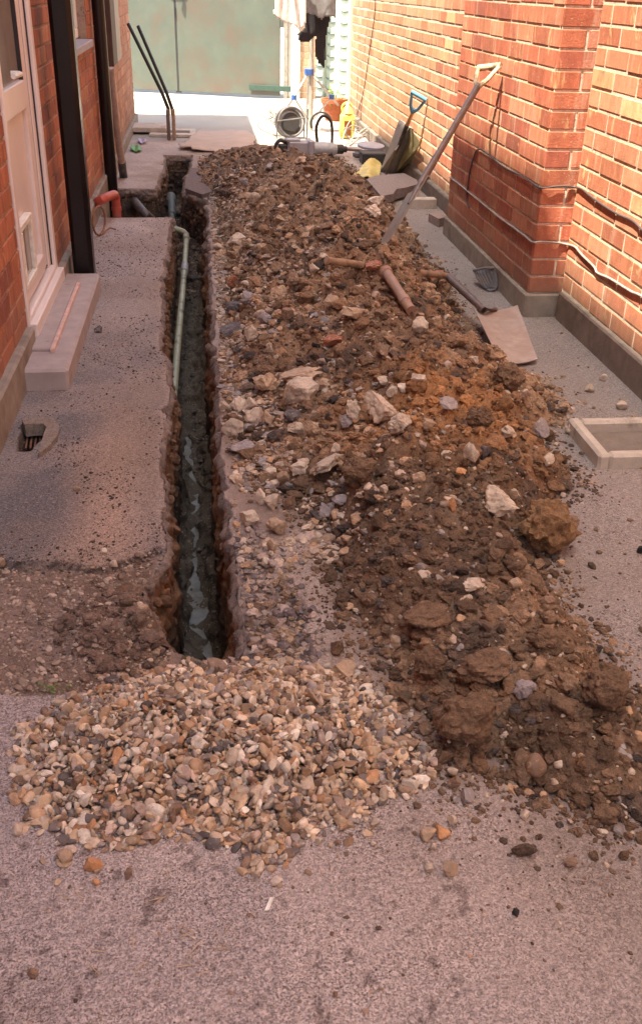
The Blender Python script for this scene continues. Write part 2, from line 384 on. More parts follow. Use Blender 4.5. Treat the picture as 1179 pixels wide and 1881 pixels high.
FOOT = pxpoly([(388, 372), (402, 470), (410, 600), (416, 700), (430, 800), (470, 880), (560, 930), (610, 1000), (600, 1090), (640, 1170), (700, 1250), (770, 1320), (800, 1400), (850, 1425), (900, 1400), (960, 1450), (1040, 1500), (1120, 1530), (1250, 1500), (1250, 1290), (1150, 1270), (1130, 1200), (1050, 1130), (1000, 1060), (980, 1000), (1010, 930), (1080, 900), (1040, 850), (1000, 800), (1040, 760), (1000, 700), (928, 695), (872, 650), (838, 560), (812, 500), (765, 455), (710, 410), (690, 340), (620, 290), (560, 278), (470, 272), (390, 282), (360, 300), (345, 330)])
GRV = pxpoly([(45, 1345), (120, 1290), (250, 1245), (330, 1228), (420, 1222), (540, 1218), (640, 1240), (700, 1290), (750, 1350), (790, 1395), (770, 1440), (720, 1470), (660, 1505), (575, 1530), (540, 1560), (530, 1590), (470, 1600), (430, 1580), (405, 1550), (330, 1530), (250, 1548), (190, 1560), (110, 1560), (50, 1510), (40, 1430)])
RID = [(.50, 9.9, .03, .5, .5), (.50, 9.1, .10, .5, .5), (.58, 8.2, .22, .5, .6), (.66, 7.0, .31, .52, .62), (.72, 6.0, .33, .55, .55), (.78, 5.0, .30, .58, .44), (.84, 4.2, .26, .55, .38), (.86, 3.6, .23, .5, .36), (.80, 2.9, .18, .42, .38), (.72, 2.35, .13, .36, .36), (.68, 1.9, .10, .3, .4), (.80, 1.55, .05, .3, .4)]
WPL = [(328, 880), (340, 780), (350, 780), (358, 870), (368, 900), (366, 950), (358, 1000), (366, 1040), (384, 1080), (392, 1130), (400, 1210), (345, 1210), (322, 1130), (324, 1080), (330, 1030), (326, 960)]
WP = pxpoly(WPL, -.54)
DY, DV = [1.9, 2.4, 4, 7, 7.4, 8.2, 9.4, 10], [.52, .56, .56, .50, .42, .38, .42, .42]
BLADE = pxpoly([(862, 566), (955, 560), (992, 668), (912, 678)])
CRUM = pxpoly([(425, 1000), (450, 965), (490, 990), (500, 1040), (540, 1080), (575, 1130), (590, 1200), (540, 1225), (470, 1235), (430, 1215)])
SHS = pxpoly([(700, 494), (824, 524), (826, 552), (700, 526)], .12)
def trench(X, Y):
    wx = fbm(X*5, Y*5, 0, 3, 5)*.014+np.clip(fbm(X*13, Y*13, 2, 3, 7)-.12, 0, 1)*.05+fbm(X*38, Y*38, 1, 3, 6)*.009; wy = fbm(X*9, Y*9, 4, 3, 8)*.018
    d = sdf(TR, X+wx, Y+wy)
    dep = np.interp(Y, DY, DV)
    dep = np.where(X < -.40, np.minimum(dep, .30+.1*vn(X*6, Y*6, 0, 3)), dep)
    wdt = np.where(Y < 2.22, .10, .022)
    prof = np.clip(d/wdt, 0, 1)**1.1; prof = .86*prof+.14*smooth(.02, .10, d)
    fl = fbm(X*14, Y*14, 2, 4, 9)*.045*smooth(.02, .06, d); pw = smooth(-.02, .012, sdf(WP, X+.012*fbm(X*16, Y*16, 0, 3, 5), Y+.03*vn(X*9, Y*9, 0, 6))); fl = fl*(1-pw)-pw*(.022-.030*fbm(X*30, Y*16, 0, 4, 15))
    return d, -dep*prof+fl
def heap(X, Y):
    f = sdf(FOOT, X+.05*fbm(X*4, Y*4, 0, 3, 21), Y+.06*fbm(X*4, Y*4, 5, 3, 22))
    ys = np.array([r[1] for r in RID])[::-1]; g = lambda k: np.interp(Y, ys, np.array([r[k] for r in RID])[::-1])
    dx = X-g(0)-.06*vn(Y*1.7, Y*0, 0, 31); h = g(2)*np.exp(-1.3*(dx/np.where(dx < 0, g(3), g(4)))**2)
    base = h*(1+.30*fbm(X*3.2, Y*3.2, 0, 3, 41))+.018
    lump = np.abs(fbm(X*9, Y*9, 0, 2, 51))*.09+np.abs(fbm(X*24, Y*24, 0, 3, 52))*.045+fbm(X*70, Y*70, 0, 2, 53)*.011
    e = smooth(0, .16, f)*smooth(0, .05, -sdf(BLADE, X, Y))*(1-.75*smooth(-.04, .03, sdf(SHS, X, Y))); r = (base+lump*np.clip(.35+h*3.5, 0, 1))*e
    td = sdf(TR, X, Y)
    return f, r*smooth(-.0, .12, -td)
def gravel_h(X, Y):
    f = sdf(GRV, X+.02*vn(X*12, Y*12, 0, 61), Y+.02*vn(X*12, Y*12, 3, 62))
    return f, .062*smooth(0, .22, f)*(1+.3*fbm(X*5, Y*5, 0, 2, 63))-.004
def ground_z(X, Y):
    td, tz = trench(X, Y)
    z = fbm(X*1.5, Y*1.5, 0, 3, 71)*.006+fbm(X*30, Y*30, 0, 2, 72)*.0012
    s = sdf(SLABE, X+.012*fbm(X*10, Y*10, 0, 3, 73), Y+.018*fbm(X*9, Y*9, 9, 3, 74))
    z = z-.026*smooth(0, .010, s)*smooth(1.75, 2.2, Y)+smooth(0, .05, s)*fbm(X*16, Y*16, 0, 4, 75)*.018
    bx, by = at(235, 1150)[:2]; z = z+smooth(0, .05, s)*.055*smooth(.20, .04, np.hypot((X-bx)*.9, Y-by))*(1+.9*fbm(X*18, Y*18, 0, 4, 77))
    k = sdf(CRUM, X+.03*fbm(X*10, Y*10, 0, 3, 78), Y+.03*fbm(X*10, Y*10, 3, 3, 79)); z = z-smooth(0, .02, k)*(.022+.02*fbm(X*20, Y*20, 0, 4, 80))
    g = sdf(GUL, X+.01*vn(X*20, Y*20, 0, 76), Y); z = z-.13*smooth(0, .02, g)
    z = np.where(td > 0, tz, z)
    return z, td, s, g

def axis(lst): return np.concatenate(lst)
gx = axis([[-40, -12, -4, -1.6, -1.1], np.arange(-.86, .62, .0065), np.arange(.62, 2.15, .013), [2.4, 3, 5, 12, 40]])
gyl = [.55]
while gyl[-1] < 17.2: gyl.append(gyl[-1]*1.0042)
gy = np.unique(axis([[-40, -12, -5, -2, -.8, 0, .3], np.array(gyl), np.arange(7.0, 8.95, .008), np.arange(9.7, 10.05, .008), [18.5, 22, 40]]))
def grid_mesh(xs, ys, zf):
    X, Y = np.meshgrid(xs, ys); return X, Y
X, Y = np.meshgrid(gx, gy)
Z, TD, SE, GU = ground_z(X, Y)
nx, ny = len(gx), len(gy)
# colours
asph = np.array([.50, .425, .41]); dusty = np.array([.62, .52, .485]); asphd = np.array([.30, .26, .255]); brownd = np.array([.26, .175, .12])
n1 = fbm(X*1.3, Y*1.3, 0, 4, 81); n2 = fbm(X*4, Y*4, 0, 4, 82)
C = mix(asph, dusty, smooth(-.2, .5, n1+.3*n2)); C = mix(C, asphd, smooth(.1, .7, -n1+.4*n2)*.55)
# left path slab is darker, purple; orange-tan dust beside the trench
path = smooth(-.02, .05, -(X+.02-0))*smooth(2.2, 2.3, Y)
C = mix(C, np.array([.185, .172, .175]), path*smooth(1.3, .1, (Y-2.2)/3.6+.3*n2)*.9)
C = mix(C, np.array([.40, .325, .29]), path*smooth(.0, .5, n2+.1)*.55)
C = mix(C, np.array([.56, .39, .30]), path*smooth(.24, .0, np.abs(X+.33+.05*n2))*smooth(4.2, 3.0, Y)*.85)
# trodden soil and dust round the heap
HF, HZ = heap(X, Y)
near = smooth(-.55, -.02, HF)*(TD < 0)
C = mix(C, np.array([.30, .225, .175]), near*(.35+.55*smooth(-.3, .4, n2)))
soilmask = smooth(-.05, .03, HF)*(TD < .0); C = mix(C, np.array([.24, .165, .12]), soilmask*.8)
strip = smooth(-.14, 0, -np.abs(X-.12))*(Y > 2.3)*(Y < 7.6)*(TD < 0)*(X > 0); C = mix(C, np.array([.34, .25, .21]), strip*.7)
# foreground dark stains, right side darker grain
C = mix(C, np.array([.20, .15, .135]), smooth(.05, .45, fbm(X*3.2, Y*3.2, 3, 5, 83, .6))*.40*(Y < 1.9)*smooth(.12, -.25, X))
C = mix(C, np.array([.13, .095, .085]), smooth(.28, .40, fbm(X*34, Y*34, 3, 4, 85, .6)+.30*smooth(0, .5, fbm(X*3.2, Y*3.2, 3, 4, 83, .6))-.25*smooth(-.15, .25, X))*.6*(Y < 2.2))
tailm = smooth(-.16, -.03, TD+.05*fbm(X*12, Y*12, 0, 3, 88))*(TD < .0)*smooth(2.35, 2.15, Y); C = mix(C, mix(np.array([.17, .115, .085]), np.array([.30, .22, .17]), smooth(-.3, .4, fbm(X*14, Y*14, 0, 3, 89))), tailm)
C = mix(C, np.array([.32, .24, .19]), smooth(.0, .5, fbm(X*2.6, Y*2.6, 8, 4, 86))*.45*smooth(1.5, 1.9, Y)*(Y < 9))
C = mix(C, np.array([.34, .295, .285]), smooth(.40, .9, X)*(Y < 3.2)*.75)
C = mix(C, np.array([.31, .285, .275]), smooth(1.1, 1.35, X)*(Y > 3.0)*(Y < 8)*.75)
dirt = smooth(0, .02, SE)*(TD < 0)
C = mix(C, mix(np.array([.21, .145, .11]), np.array([.34, .25, .21]), smooth(-.3, .4, n2+.3*n1)), dirt)
C = mix(C, np.array([.045, .038, .04]), np.clip(smooth(-.004, .004, SE)*smooth(.011, .005, SE)*(Y > 2.3), 0, 1)*.9)
kk = sdf(CRUM, X+.03*fbm(X*10, Y*10, 0, 3, 78), Y+.03*fbm(X*10, Y*10, 3, 3, 79)); C = mix(C, mix(np.array([.13, .105, .105]), np.array([.34, .265, .235]), smooth(-.25, .3, fbm(X*16, Y*16, 0, 3, 84))), smooth(0, .02, kk)*(TD < 0))
# trench
rim = smooth(-.035, -.005, TD)*(TD < 0)*(Y > 2.2)*(Y < 8); C = mix(C, np.array([.50, .38, .34]), rim*.45)
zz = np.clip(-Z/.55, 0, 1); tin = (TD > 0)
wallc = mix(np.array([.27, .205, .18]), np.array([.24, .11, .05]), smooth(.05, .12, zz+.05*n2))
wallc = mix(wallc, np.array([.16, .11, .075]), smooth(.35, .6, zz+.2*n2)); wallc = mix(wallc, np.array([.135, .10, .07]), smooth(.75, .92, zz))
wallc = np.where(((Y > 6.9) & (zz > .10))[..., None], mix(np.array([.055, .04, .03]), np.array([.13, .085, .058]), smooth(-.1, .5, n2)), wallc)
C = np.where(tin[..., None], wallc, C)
C = np.where((GU > 0)[..., None], mix(np.array([.12, .09, .07]), np.array([.05, .04, .035]), smooth(0, .03, GU)), C)
# sunlit concrete yard at the back
yard = smooth(10.95, 11.0, Y+.0*n2); C = mix(C, np.array([.40, .375, .345])*(1+.06*n2[..., None]), yard)
A = np.clip(1-.8*tailm-.9*yard-.75*soilmask-.6*dirt-.45*near*(n2 > -.3)-.4*strip-1.0*tin, 0, 1)
A = np.clip(A, 0, 1)
# push steep trench sides about sideways so they read as torn earth
m = tin & (Z < -.012)
amp = .038*smooth(.01, .12, -Z)*m
X2 = X+amp*fbm(Y*14, Z*26, 0, 4, 91); Y2 = Y+amp*fbm(X*14, Z*26, 7, 4, 92)*.8
V = np.stack([X2, Y2, Z], -1).reshape(-1, 3)
i = np.arange(nx-1)[None, :]+np.arange(ny-1)[:, None]*nx; i = i.ravel()
Q = np.stack([i, i+1, i+nx+1, i+nx], -1)
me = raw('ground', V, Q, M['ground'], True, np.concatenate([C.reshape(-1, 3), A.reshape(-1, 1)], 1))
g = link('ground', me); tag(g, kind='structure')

# lookup surface for resting things on
LX = np.arange(-.85, 2.0, .01); LY = np.arange(.6, 15, .01); lx, ly = np.meshgrid(LX, LY)
LZ = ground_z(lx, ly)[0]; hf, hz = heap(lx, ly); gf, gh = gravel_h(lx, ly)
LZ = np.where(hf > 0, np.maximum(LZ, hz), LZ); LZ = np.where(gf > 0, np.maximum(LZ, gh), LZ)
def surf(x, y):
    fx = np.clip((np.asarray(x)-LX[0])/.01, 0, len(LX)-1.001); fy = np.clip((np.asarray(y)-LY[0])/.01, 0, len(LY)-1.001)
    a = fx.astype(int); b = fy.astype(int); u = fx-a; v = fy-b
    return LZ[b, a]*(1-u)*(1-v)+LZ[b, a+1]*u*(1-v)+LZ[b+1, a]*(1-u)*v+LZ[b+1, a+1]*u*v
def hit(u, v):
    r = ray(u, v); ts = np.linspace(1.2, 16, 3000); P = np.array([0, 0, H])+ts[:, None]*r
    k = np.argmax(P[:, 2] < surf(P[:, 0], P[:, 1])); return P[k]

# ------------------------------------------------------------------ rocks
import bmesh
def ico(sub):
    bm = bmesh.new(); bmesh.ops.create_icosphere(bm, subdivisions=sub, radius=1.0)
    V = np.array([v.co[:] for v in bm.verts]); Fc = np.array([[v.index for v in f.verts] for f in bm.faces]); bm.free(); return V, Fc
ICO = {k: ico(k) for k in (1, 2, 3, 4)}
def rock(sub, seed, kind):
    V, Fc = ICO[sub]; V = V.copy(); r = np.random.default_rng(seed)
    o = seed*3.1
    if kind == 'clod':
        n = fbm(V[:, 0]*1.6+o, V[:, 1]*1.6, V[:, 2]*1.6, 4, seed, .6); V *= (1+.60*n+.30*np.abs(fbm(V[:, 0]*4+o, V[:, 1]*4, V[:, 2]*4, 3, seed+5))-.12*np.abs(fbm(V[:, 0]*9+o, V[:, 1]*9, V[:, 2]*9, 2, seed+6)))[:, None]
    elif kind == 'round':
        n = fbm(V[:, 0]*.9+o, V[:, 1]*.9, V[:, 2]*.9, 2, seed); V *= (1+.25*n)[:, None]
    else:
        V *= (1+.30*fbm(V[:, 0]*1.3+o, V[:, 1]*1.3, V[:, 2]*1.3, 3, seed))[:, None]
        for k in range(7 if kind == 'flint' else 10):
            d = unit(r.normal(size=3)); c = r.uniform(.42, .82); t = V@d; V -= np.maximum(t-c, 0)[:, None]*d*.96
        if kind == 'rubble': V *= (1+.22*fbm(V[:, 0]*3+o, V[:, 1]*3, V[:, 2]*3, 2, seed+9)+.13*fbm(V[:, 0]*8+o, V[:, 1]*8, V[:, 2]*8, 2, seed+8))[:, None]
    return V/np.abs(V).max(0), Fc
def eul(rx, ry, rz):
    n = len(rx); cx, sx, cy, sy, cz, sz = np.cos(rx), np.sin(rx), np.cos(ry), np.sin(ry), np.cos(rz), np.sin(rz); R = np.zeros((n, 3, 3))
    R[:, 0, 0] = cz*cy; R[:, 0, 1] = cz*sy*sx-sz*cx; R[:, 0, 2] = cz*sy*cx+sz*sx
    R[:, 1, 0] = sz*cy; R[:, 1, 1] = sz*sy*sx+cz*cx; R[:, 1, 2] = sz*sy*cx-cz*sx
    R[:, 2, 0] = -sy; R[:, 2, 1] = cy*sx; R[:, 2, 2] = cy*cx; return R
def scatter(name, variants, P, S, R, COLS, mat, sm=False):
    Vs = []; Fs = []; Cs = []; off = 0; vi = rng.integers(0, len(variants), len(P))
    for k, (V, Fc) in enumerate(variants):
        sel = np.where(vi == k)[0]
        if not len(sel): continue
        W = np.einsum('nij,nvj->nvi', R[sel], V[None]*S[sel][:, None, :])+P[sel][:, None, :]
        nv = len(V); Vs.append(W.reshape(-1, 3)); Cs.append(np.repeat(COLS[sel], nv, 0))
        Fs.append((Fc[None]+(np.arange(len(sel))*nv)[:, None, None]+off).reshape(-1, 3)); off += nv*len(sel)
    me = raw(name, np.vstack(Vs), np.vstack(Fs), mat, sm, np.vstack(Cs)); return link(name, me)
CLOD2 = [rock(2, 100+k, 'clod') for k in range(14)]; CLOD3 = [rock(3, 130+k, 'clod') for k in range(14)]
FL2 = [rock(2, 200+k, 'flint') for k in range(16)]; FL3 = [rock(3, 230+k, 'flint') for k in range(18)]+[rock(3, 260+k, 'round') for k in range(4)]
RU3 = [rock(3, 300+k, 'rubble') for k in range(16)]

def soilcol(x, y):
    x = np.asarray(x, float); y = np.asarray(y, float)
    n = fbm(x*2.6, y*2.6, 0, 4, 401); n2 = fbm(x*7, y*7, 0, 3, 402)
    c = mix(np.array([.165, .105, .068]), np.array([.32, .205, .13]), smooth(-.35, .35, n+.35*n2+.25*smooth(3.2, 4.5, y)))
    c = mix(c, np.array([.50, .36, .25]), smooth(.05, .5, n2+.2*n)*smooth(3.0, 4.2, y)*.8)
    ox, oy = at(800, 840)[:2]; c = mix(c, np.array([.44, .21, .085]), smooth(.42, .08, np.hypot((x-ox)*.8, (y-oy)*.75)+.1*n2)*.75)
    ox, oy = at(640, 510, .3)[:2]; c = mix(c, np.array([.30, .17, .10]), smooth(.9, .1, np.hypot(x-ox, (y-oy)*.6)+.3*n2)*.5)
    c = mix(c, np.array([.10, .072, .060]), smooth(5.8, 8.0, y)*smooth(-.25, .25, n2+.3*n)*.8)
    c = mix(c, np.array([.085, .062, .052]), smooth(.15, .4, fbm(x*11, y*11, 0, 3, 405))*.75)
    return c
# heap surface
hx = np.arange(-.02, 1.80, .010); hyl = [1.15]
while hyl[-1] < 10.4: hyl.append(hyl[-1]+max(.006, hyl[-1]*.0032))
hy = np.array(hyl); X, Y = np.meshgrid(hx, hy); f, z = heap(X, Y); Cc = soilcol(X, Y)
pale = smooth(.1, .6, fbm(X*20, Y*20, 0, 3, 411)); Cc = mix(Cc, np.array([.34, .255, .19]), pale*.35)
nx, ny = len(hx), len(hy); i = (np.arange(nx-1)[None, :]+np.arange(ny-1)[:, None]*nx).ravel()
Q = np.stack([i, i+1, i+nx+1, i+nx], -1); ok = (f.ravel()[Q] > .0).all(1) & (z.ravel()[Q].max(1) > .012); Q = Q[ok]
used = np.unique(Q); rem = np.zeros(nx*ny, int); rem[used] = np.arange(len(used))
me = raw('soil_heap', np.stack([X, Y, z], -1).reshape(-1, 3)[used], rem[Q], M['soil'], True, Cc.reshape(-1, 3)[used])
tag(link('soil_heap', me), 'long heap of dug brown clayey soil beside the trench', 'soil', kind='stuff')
# clods over the heap
def sample_heap(n, fmin=-.03, ymin=1.2, ymax=10.0, power=1.0):
    out = []
    while sum(map(len, out)) < n:
        y = ymin*(ymax/ymin)**rng.random(n); x = rng.uniform(-.05, 1.8, n); f, z = heap(x, y)
        k = f > fmin+rng.exponential(.02, n)*-1; k &= (sdf(SHS, x, y) < -.005) & (sdf(TR, x, y) < -.02) & ~((x > 1.6) & (y > 4.7) & (y < 6.7))
        out.append(np.stack([x, y], 1)[k])
    return np.vstack(out)[:n]
def put_clods(name, n, smin, smax, variants, label, fmin=-.03, ymin=1.2, ymax=10.0, mat='clod', colf=None, a=2.2):
    P = sample_heap(n, fmin, ymin, ymax); x, y = P.T; u = rng.random(n)
    s = (smin**-a+u*(smax**-a-smin**-a))**(-1/a); s *= np.clip(y/3.2, .8, 1.5)**.6
    z = surf(x, y)+s*rng.uniform(-.1, .45, n)
    S = np.stack([s*rng.uniform(.8, 1.35, n), s*rng.uniform(.8, 1.35, n), s*rng.uniform(.55, .95, n)], 1)
    R = eul(*rng.uniform(-.5, .5, (2, n)), rng.uniform(0, 6.3, n))
    c = soilcol(x, y)*rng.uniform(.50, 1.45, (n, 1)) if colf is None else colf(x, y, n)
    if colf is None: c = np.where(rng.random((n, 1)) < .055, np.array([[.085, .068, .062]])*rng.uniform(.6, 1.5, (n, 1)), c)
    o = scatter(name, variants, np.stack([x, y, z], 1), S, R, c, M[mat]); tag(o, label, 'soil', kind='stuff'); return o
CLM = CLOD3+RU3
put_clods('soil_crumbs', 22000, .0035, .016, CLOD2+[rock(2, 330+k, 'rubble') for k in range(10)], 'fine soil crumbs covering the spoil heap')
put_clods('soil_clods', 3600, .012, .036, CLM, 'lumpy brown soil clods over the spoil heap', fmin=.02, a=2.6)
def stonecol(x, y, n):
    pal = np.array([[.50, .38, .28], [.42, .32, .26], [.58, .47, .37], [.36, .25, .17], [.30, .27, .26], [.48, .30, .18]])
    return pal[rng.integers(0, 6, n)]*rng.uniform(.7, 1.15, (n, 1))
o = put_clods('rubble_grit', 4200, .004, .018, FL2, 'small pale stones mixed through the dug soil', mat='stone', colf=stonecol)
def stain(n, xr, yr, smin, smax, cond, colf, name, label, variants, mat, a=2.5, cat='gravel', lift=.25, flat=.6):
    y = yr[0]*(yr[1]/yr[0])**rng.random(n*4); x = rng.uniform(*xr, n*4); k = cond(x, y); x, y = x[k][:n], y[k][:n]; n = len(x)
    s = (smin**-a+rng.random(n)*(smax**-a-smin**-a))**(-1/a)
    S = np.stack([s*rng.uniform(.9, 1.4, n), s*rng.uniform(.8, 1.1, n), s*rng.uniform(.4, .8, n)*flat/.6], 1)
    R = eul(*rng.uniform(-.3, .3, (2, n)), rng.uniform(0, 6.3, n)); P = np.stack([x, y, surf(x, y)+s*lift], 1)
    return tag(scatter(name, variants, P, S, R, colf(x, y, n), M[mat]), label, cat, kind='stuff')
# stony strip between trench and heap
stain(3400, (.03, .75), (2.42, 8.3), .007, .027, lambda x, y: (sdf(TR, x, y) < -.015) & (rng.random(len(x)) < np.exp(-np.maximum(x-.25, 0)/.20)) & (vn(x*5, y*3, 0, 12) > -.45), stonecol,
      'trench_side_rubble', 'pale stone rubble strewn along the right edge of the trench', RU3, 'stone', 2.0, 'rubble')
# crumbs thrown out over the asphalt round the heap
stain(3600, (.0, 1.75), (1.15, 7.5), .0025, .013, lambda x, y: (lambda f: (f < 0) & (rng.random(len(x)) < .75*np.exp(f/.07)+.25*np.exp(f/.25)) & (sdf(TR, x, y) < -.01))(sdf(FOOT, x, y)),
      lambda x, y, n: soilcol(x, y)*rng.uniform(.8, 1.4, (n, 1)), 'scattered_crumbs', 'loose crumbs of soil scattered over the tarmac beside the heap', CLOD2, 'clod', 2.2, 'soil')
# dirt strip gravel
stain(420, (-.25, .35), (1.85, 2.4), .006, .018, lambda x, y: (sdf(TR, x, y) < -.004) & (sdf(TR, x, y) > -.16), lambda x, y, n: np.array([[.20, .14, .10], [.48, .35, .24], [.30, .21, .15]])[rng.integers(0, 3, n)]*rng.uniform(.6, 1.2, (n, 1)), 'trench_end_dirt', 'dirt and pebbles crumbled round the near end of the trench', CLM, 'clod', 2.0, 'dirt')
stain(1900, (-.80, -.0), (1.70, 2.75), .0035, .012, lambda x, y: (sdf(SLABE, x, y) > 0) & (sdf(TR, x, y) < -.01),
      lambda x, y, n: np.array([[.42, .31, .23], [.32, .22, .165], [.24, .17, .12], [.50, .39, .31]])[rng.integers(0, 4, n)]*rng.uniform(.55, 1.1, (n, 1)), 'dirt_strip_gravel', 'small stones bedded in the dirt left of the trench end', FL2, 'stone')
stain(260, (-.42, .0), (1.85, 2.5), .008, .026, lambda x, y: (sdf(SLABE, x, y) > .01) & (sdf(TR, x, y) < -.005) & (rng.random(len(x)) < smooth(.28, .05, np.hypot(x-at(250, 1140)[0], y-at(250, 1140)[1]))), lambda x, y, n: np.array([.19, .13, .10])*rng.uniform(.7, 1.5, (n, 1)), 'dirt_lumps', 'lumps of dirt and broken tarmac left of the near trench end', CLOD3, 'clod', 2.0, 'dirt')
# dark flecks on the left path
stain(2600, (-.75, .0), (2.45, 7.4), .0018, .0065, lambda x, y: (sdf(TR, x, y) < -.005) & (rng.random(len(x)) < smooth(-.4, .4, vn(x*6, y*4, 0, 77))), lambda x, y, n: np.array([[.09, .07, .065], [.14, .10, .08], [.34, .26, .2]])[rng.choice(3, n, p=[.5, .3, .2])]*rng.uniform(.5, 1.2, (n, 1)), 'path_flecks', 'dark flecks of mud and grit on the left path', CLOD2, 'clod', 2.0, 'dirt')
# grit on tarmac
stain(3800, (-.72, 1.7), (1.0, 8.0), .0013, .0055, lambda x, y: (sdf(TR, x, y) < -.01) & (sdf(FOOT, x, y) < -.02) & ((x < 0) | (y < 2) | (rng.random(len(x)) < .5)), lambda x, y, n: np.where(rng.random((n, 1)) < .6, soilcol(x, y)*rng.uniform(.4, 1.2, (n, 1)), stonecol(x, y, n)), 'tarmac_grit', 'fine grit lying about on the tarmac', FL2, 'stone')
# trench floor and side lumps
stain(1500, (-.7, .03), (1.95, 9.8), .004, .022, lambda x, y: (sdf(TR, x, y) > .02) & ((sdf(WP, x, y) < .004) | (rng.random(len(x)) < .12)), lambda x, y, n: np.array([.115, .095, .075])*rng.uniform(.7, 1.6, (n, 1)), 'trench_floor_lumps', 'damp mud lumps and pebbles on the trench floor', CLOD2, 'clod', 2.2, 'mud')

stain(230, (-.80, .62), (1.15, 2.0), .006, .014, lambda x, y: (lambda f: (f < 0) & (f > -.10) & (rng.random(len(x)) < np.exp(f/.03)))(sdf(GRV, x, y)) & (sdf(TR, x, y) < -.03), lambda x, y, n: np.array([[.56, .40, .27], [.64, .52, .41], [.42, .27, .17]])[rng.integers(0, 3, n)]*rng.uniform(.6, 1.1, (n, 1)), 'strayed_gravel', 'pebbles strayed from the edge of the gravel heap', FL3, 'stone')
# earth lumps and stones sticking out of the trench sides
def trench_walls():
    pts = []
    for k in range(len(TR)):
        a, b = np.array(TR[k]), np.array(TR[(k+1) % len(TR)]); n = max(1, int(np.hypot(*(b-a))/.011)); pts += [a+(b-a)*i/n for i in range(n)]
    P = np.array(pts); e = .012
    nr = lambda P: np.stack([sdf(TR, P[:, 0]+e, P[:, 1])-sdf(TR, P[:, 0]-e, P[:, 1]), sdf(TR, P[:, 0], P[:, 1]+e)-sdf(TR, P[:, 0], P[:, 1]-e)], 1)
    N = nr(P); N = (N+np.roll(N, 1, 0)+np.roll(N, -1, 0)); N /= np.linalg.norm(N, axis=1)[:, None]+1e-6
    t = np.zeros(len(P))
    for _ in range(6): t = np.clip(t-trench(P[:, 0]+N[:, 0]*t, P[:, 1]+N[:, 1]*t)[0]*.8, -.05, .05)
    B = P+N*t[:, None]; R_ = 44; u = np.linspace(0, 1, R_)[None, :]; dep = (np.interp(B[:, 1], DY, DV)+.02)[:, None]; dep = np.where((B[:, 0] < -.40)[:, None], np.minimum(dep, .33), dep); Zw = -.003-u*dep
    X, Y = np.repeat(B[:, :1], R_, 1), np.repeat(B[:, 1:], R_, 1); Zb = Zw
    near = (Y < 2.22)
    f1 = fbm(X*11, Y*11, Zb*11, 4, 611, .6); f2 = np.abs(fbm(X*32, Y*32, Zb*32, 3, 612))
    o = np.clip(.007+.020*f1+.030*f2+.012*np.minimum(u*4, 1), -.002, .06)+np.where(near, u*.085, 0)
    o = np.where(u < .02, .0, o); o = o+np.where((Zb < -.055) & (Zb > -.14), -.012, 0)*(~near)
    V = np.stack([X+N[:, :1]*o, Y+N[:, 1:]*o, Zb+.004*f1], -1); q = Zb+.035*f1; n3 = fbm(X*18, Y*18, Zb*18, 3, 613)
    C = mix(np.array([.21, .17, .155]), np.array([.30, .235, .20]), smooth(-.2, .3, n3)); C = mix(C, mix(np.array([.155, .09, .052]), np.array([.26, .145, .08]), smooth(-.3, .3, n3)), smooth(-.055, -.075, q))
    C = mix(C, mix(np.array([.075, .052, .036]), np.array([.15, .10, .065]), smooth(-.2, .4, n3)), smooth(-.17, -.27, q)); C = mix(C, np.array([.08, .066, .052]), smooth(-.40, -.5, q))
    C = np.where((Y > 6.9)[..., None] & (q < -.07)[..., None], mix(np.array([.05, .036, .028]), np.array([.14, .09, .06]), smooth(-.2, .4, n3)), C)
    C = C*(1+.5*np.clip(f2-.15, -.2, .5))[..., None]
    n_ = len(P); i = (np.arange(n_)[:, None]*R_+np.arange(R_-1)[None, :]).ravel(); j = (((np.arange(n_)+1) % n_)[:, None]*R_+np.arange(R_-1)[None, :]).ravel()
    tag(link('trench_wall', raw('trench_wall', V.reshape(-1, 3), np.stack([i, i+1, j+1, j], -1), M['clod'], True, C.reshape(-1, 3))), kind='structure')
trench_walls()
def side_lumps():
    Ps = []
    for k in range(len(TR)):
        a, b = np.array(TR[k]), np.array(TR[(k+1) % len(TR)]); L = np.hypot(*(b-a)); n = int(L*260)
        t = rng.random(n)[:, None]; Ps.append(a*(1-t)+b*t)
    P = np.vstack(Ps); z = -rng.uniform(.07, .5, len(P)); c = P.mean(0)*0; e = .014
    gx_ = (sdf(TR, P[:, 0]+e, P[:, 1])-sdf(TR, P[:, 0]-e, P[:, 1])); gy_ = (sdf(TR, P[:, 0], P[:, 1]+e)-sdf(TR, P[:, 0], P[:, 1]-e)); gl = np.hypot(gx_, gy_)+1e-6
    o = rng.uniform(.0, .022, len(P)); P = P+np.stack([gx_/gl*o, gy_/gl*o], 1); z = np.maximum(z, -np.interp(P[:, 1], DY, DV)); n = len(P)
    s = rng.lognormal(math.log(.0070), .6, n).clip(.003, .03); zz = -z/.55
    c = mix(np.array([.20, .115, .07]), np.array([.09, .065, .048]), smooth(.3, .6, zz+rng.uniform(-.2, .2, n)))*rng.uniform(.7, 1.5, (n, 1))
    tag(scatter('trench_side_lumps', CLOD2+RU3, np.column_stack([P, z]), s[:, None]*rng.uniform(.7, 1.3, (n, 3)), eul(*rng.uniform(0, 6, (3, n))), c, M['clod']), 'lumps of earth and stones standing out of the trench sides', 'soil', kind='stuff')
side_lumps()
stain(420, (-.72, .0), (6.9, 9.8), .012, .05, lambda x, y: (sdf(TR, x, y) > .03), lambda x, y, n: np.array([[.16, .11, .08], [.24, .17, .12], [.10, .08, .07]])[rng.integers(0, 3, n)]*rng.uniform(.7, 1.4, (n, 1)), 'pit_rubble', 'rubble and broken earth in the dug hole by the left wall', CLOD3, 'clod', 2.0, 'rubble')
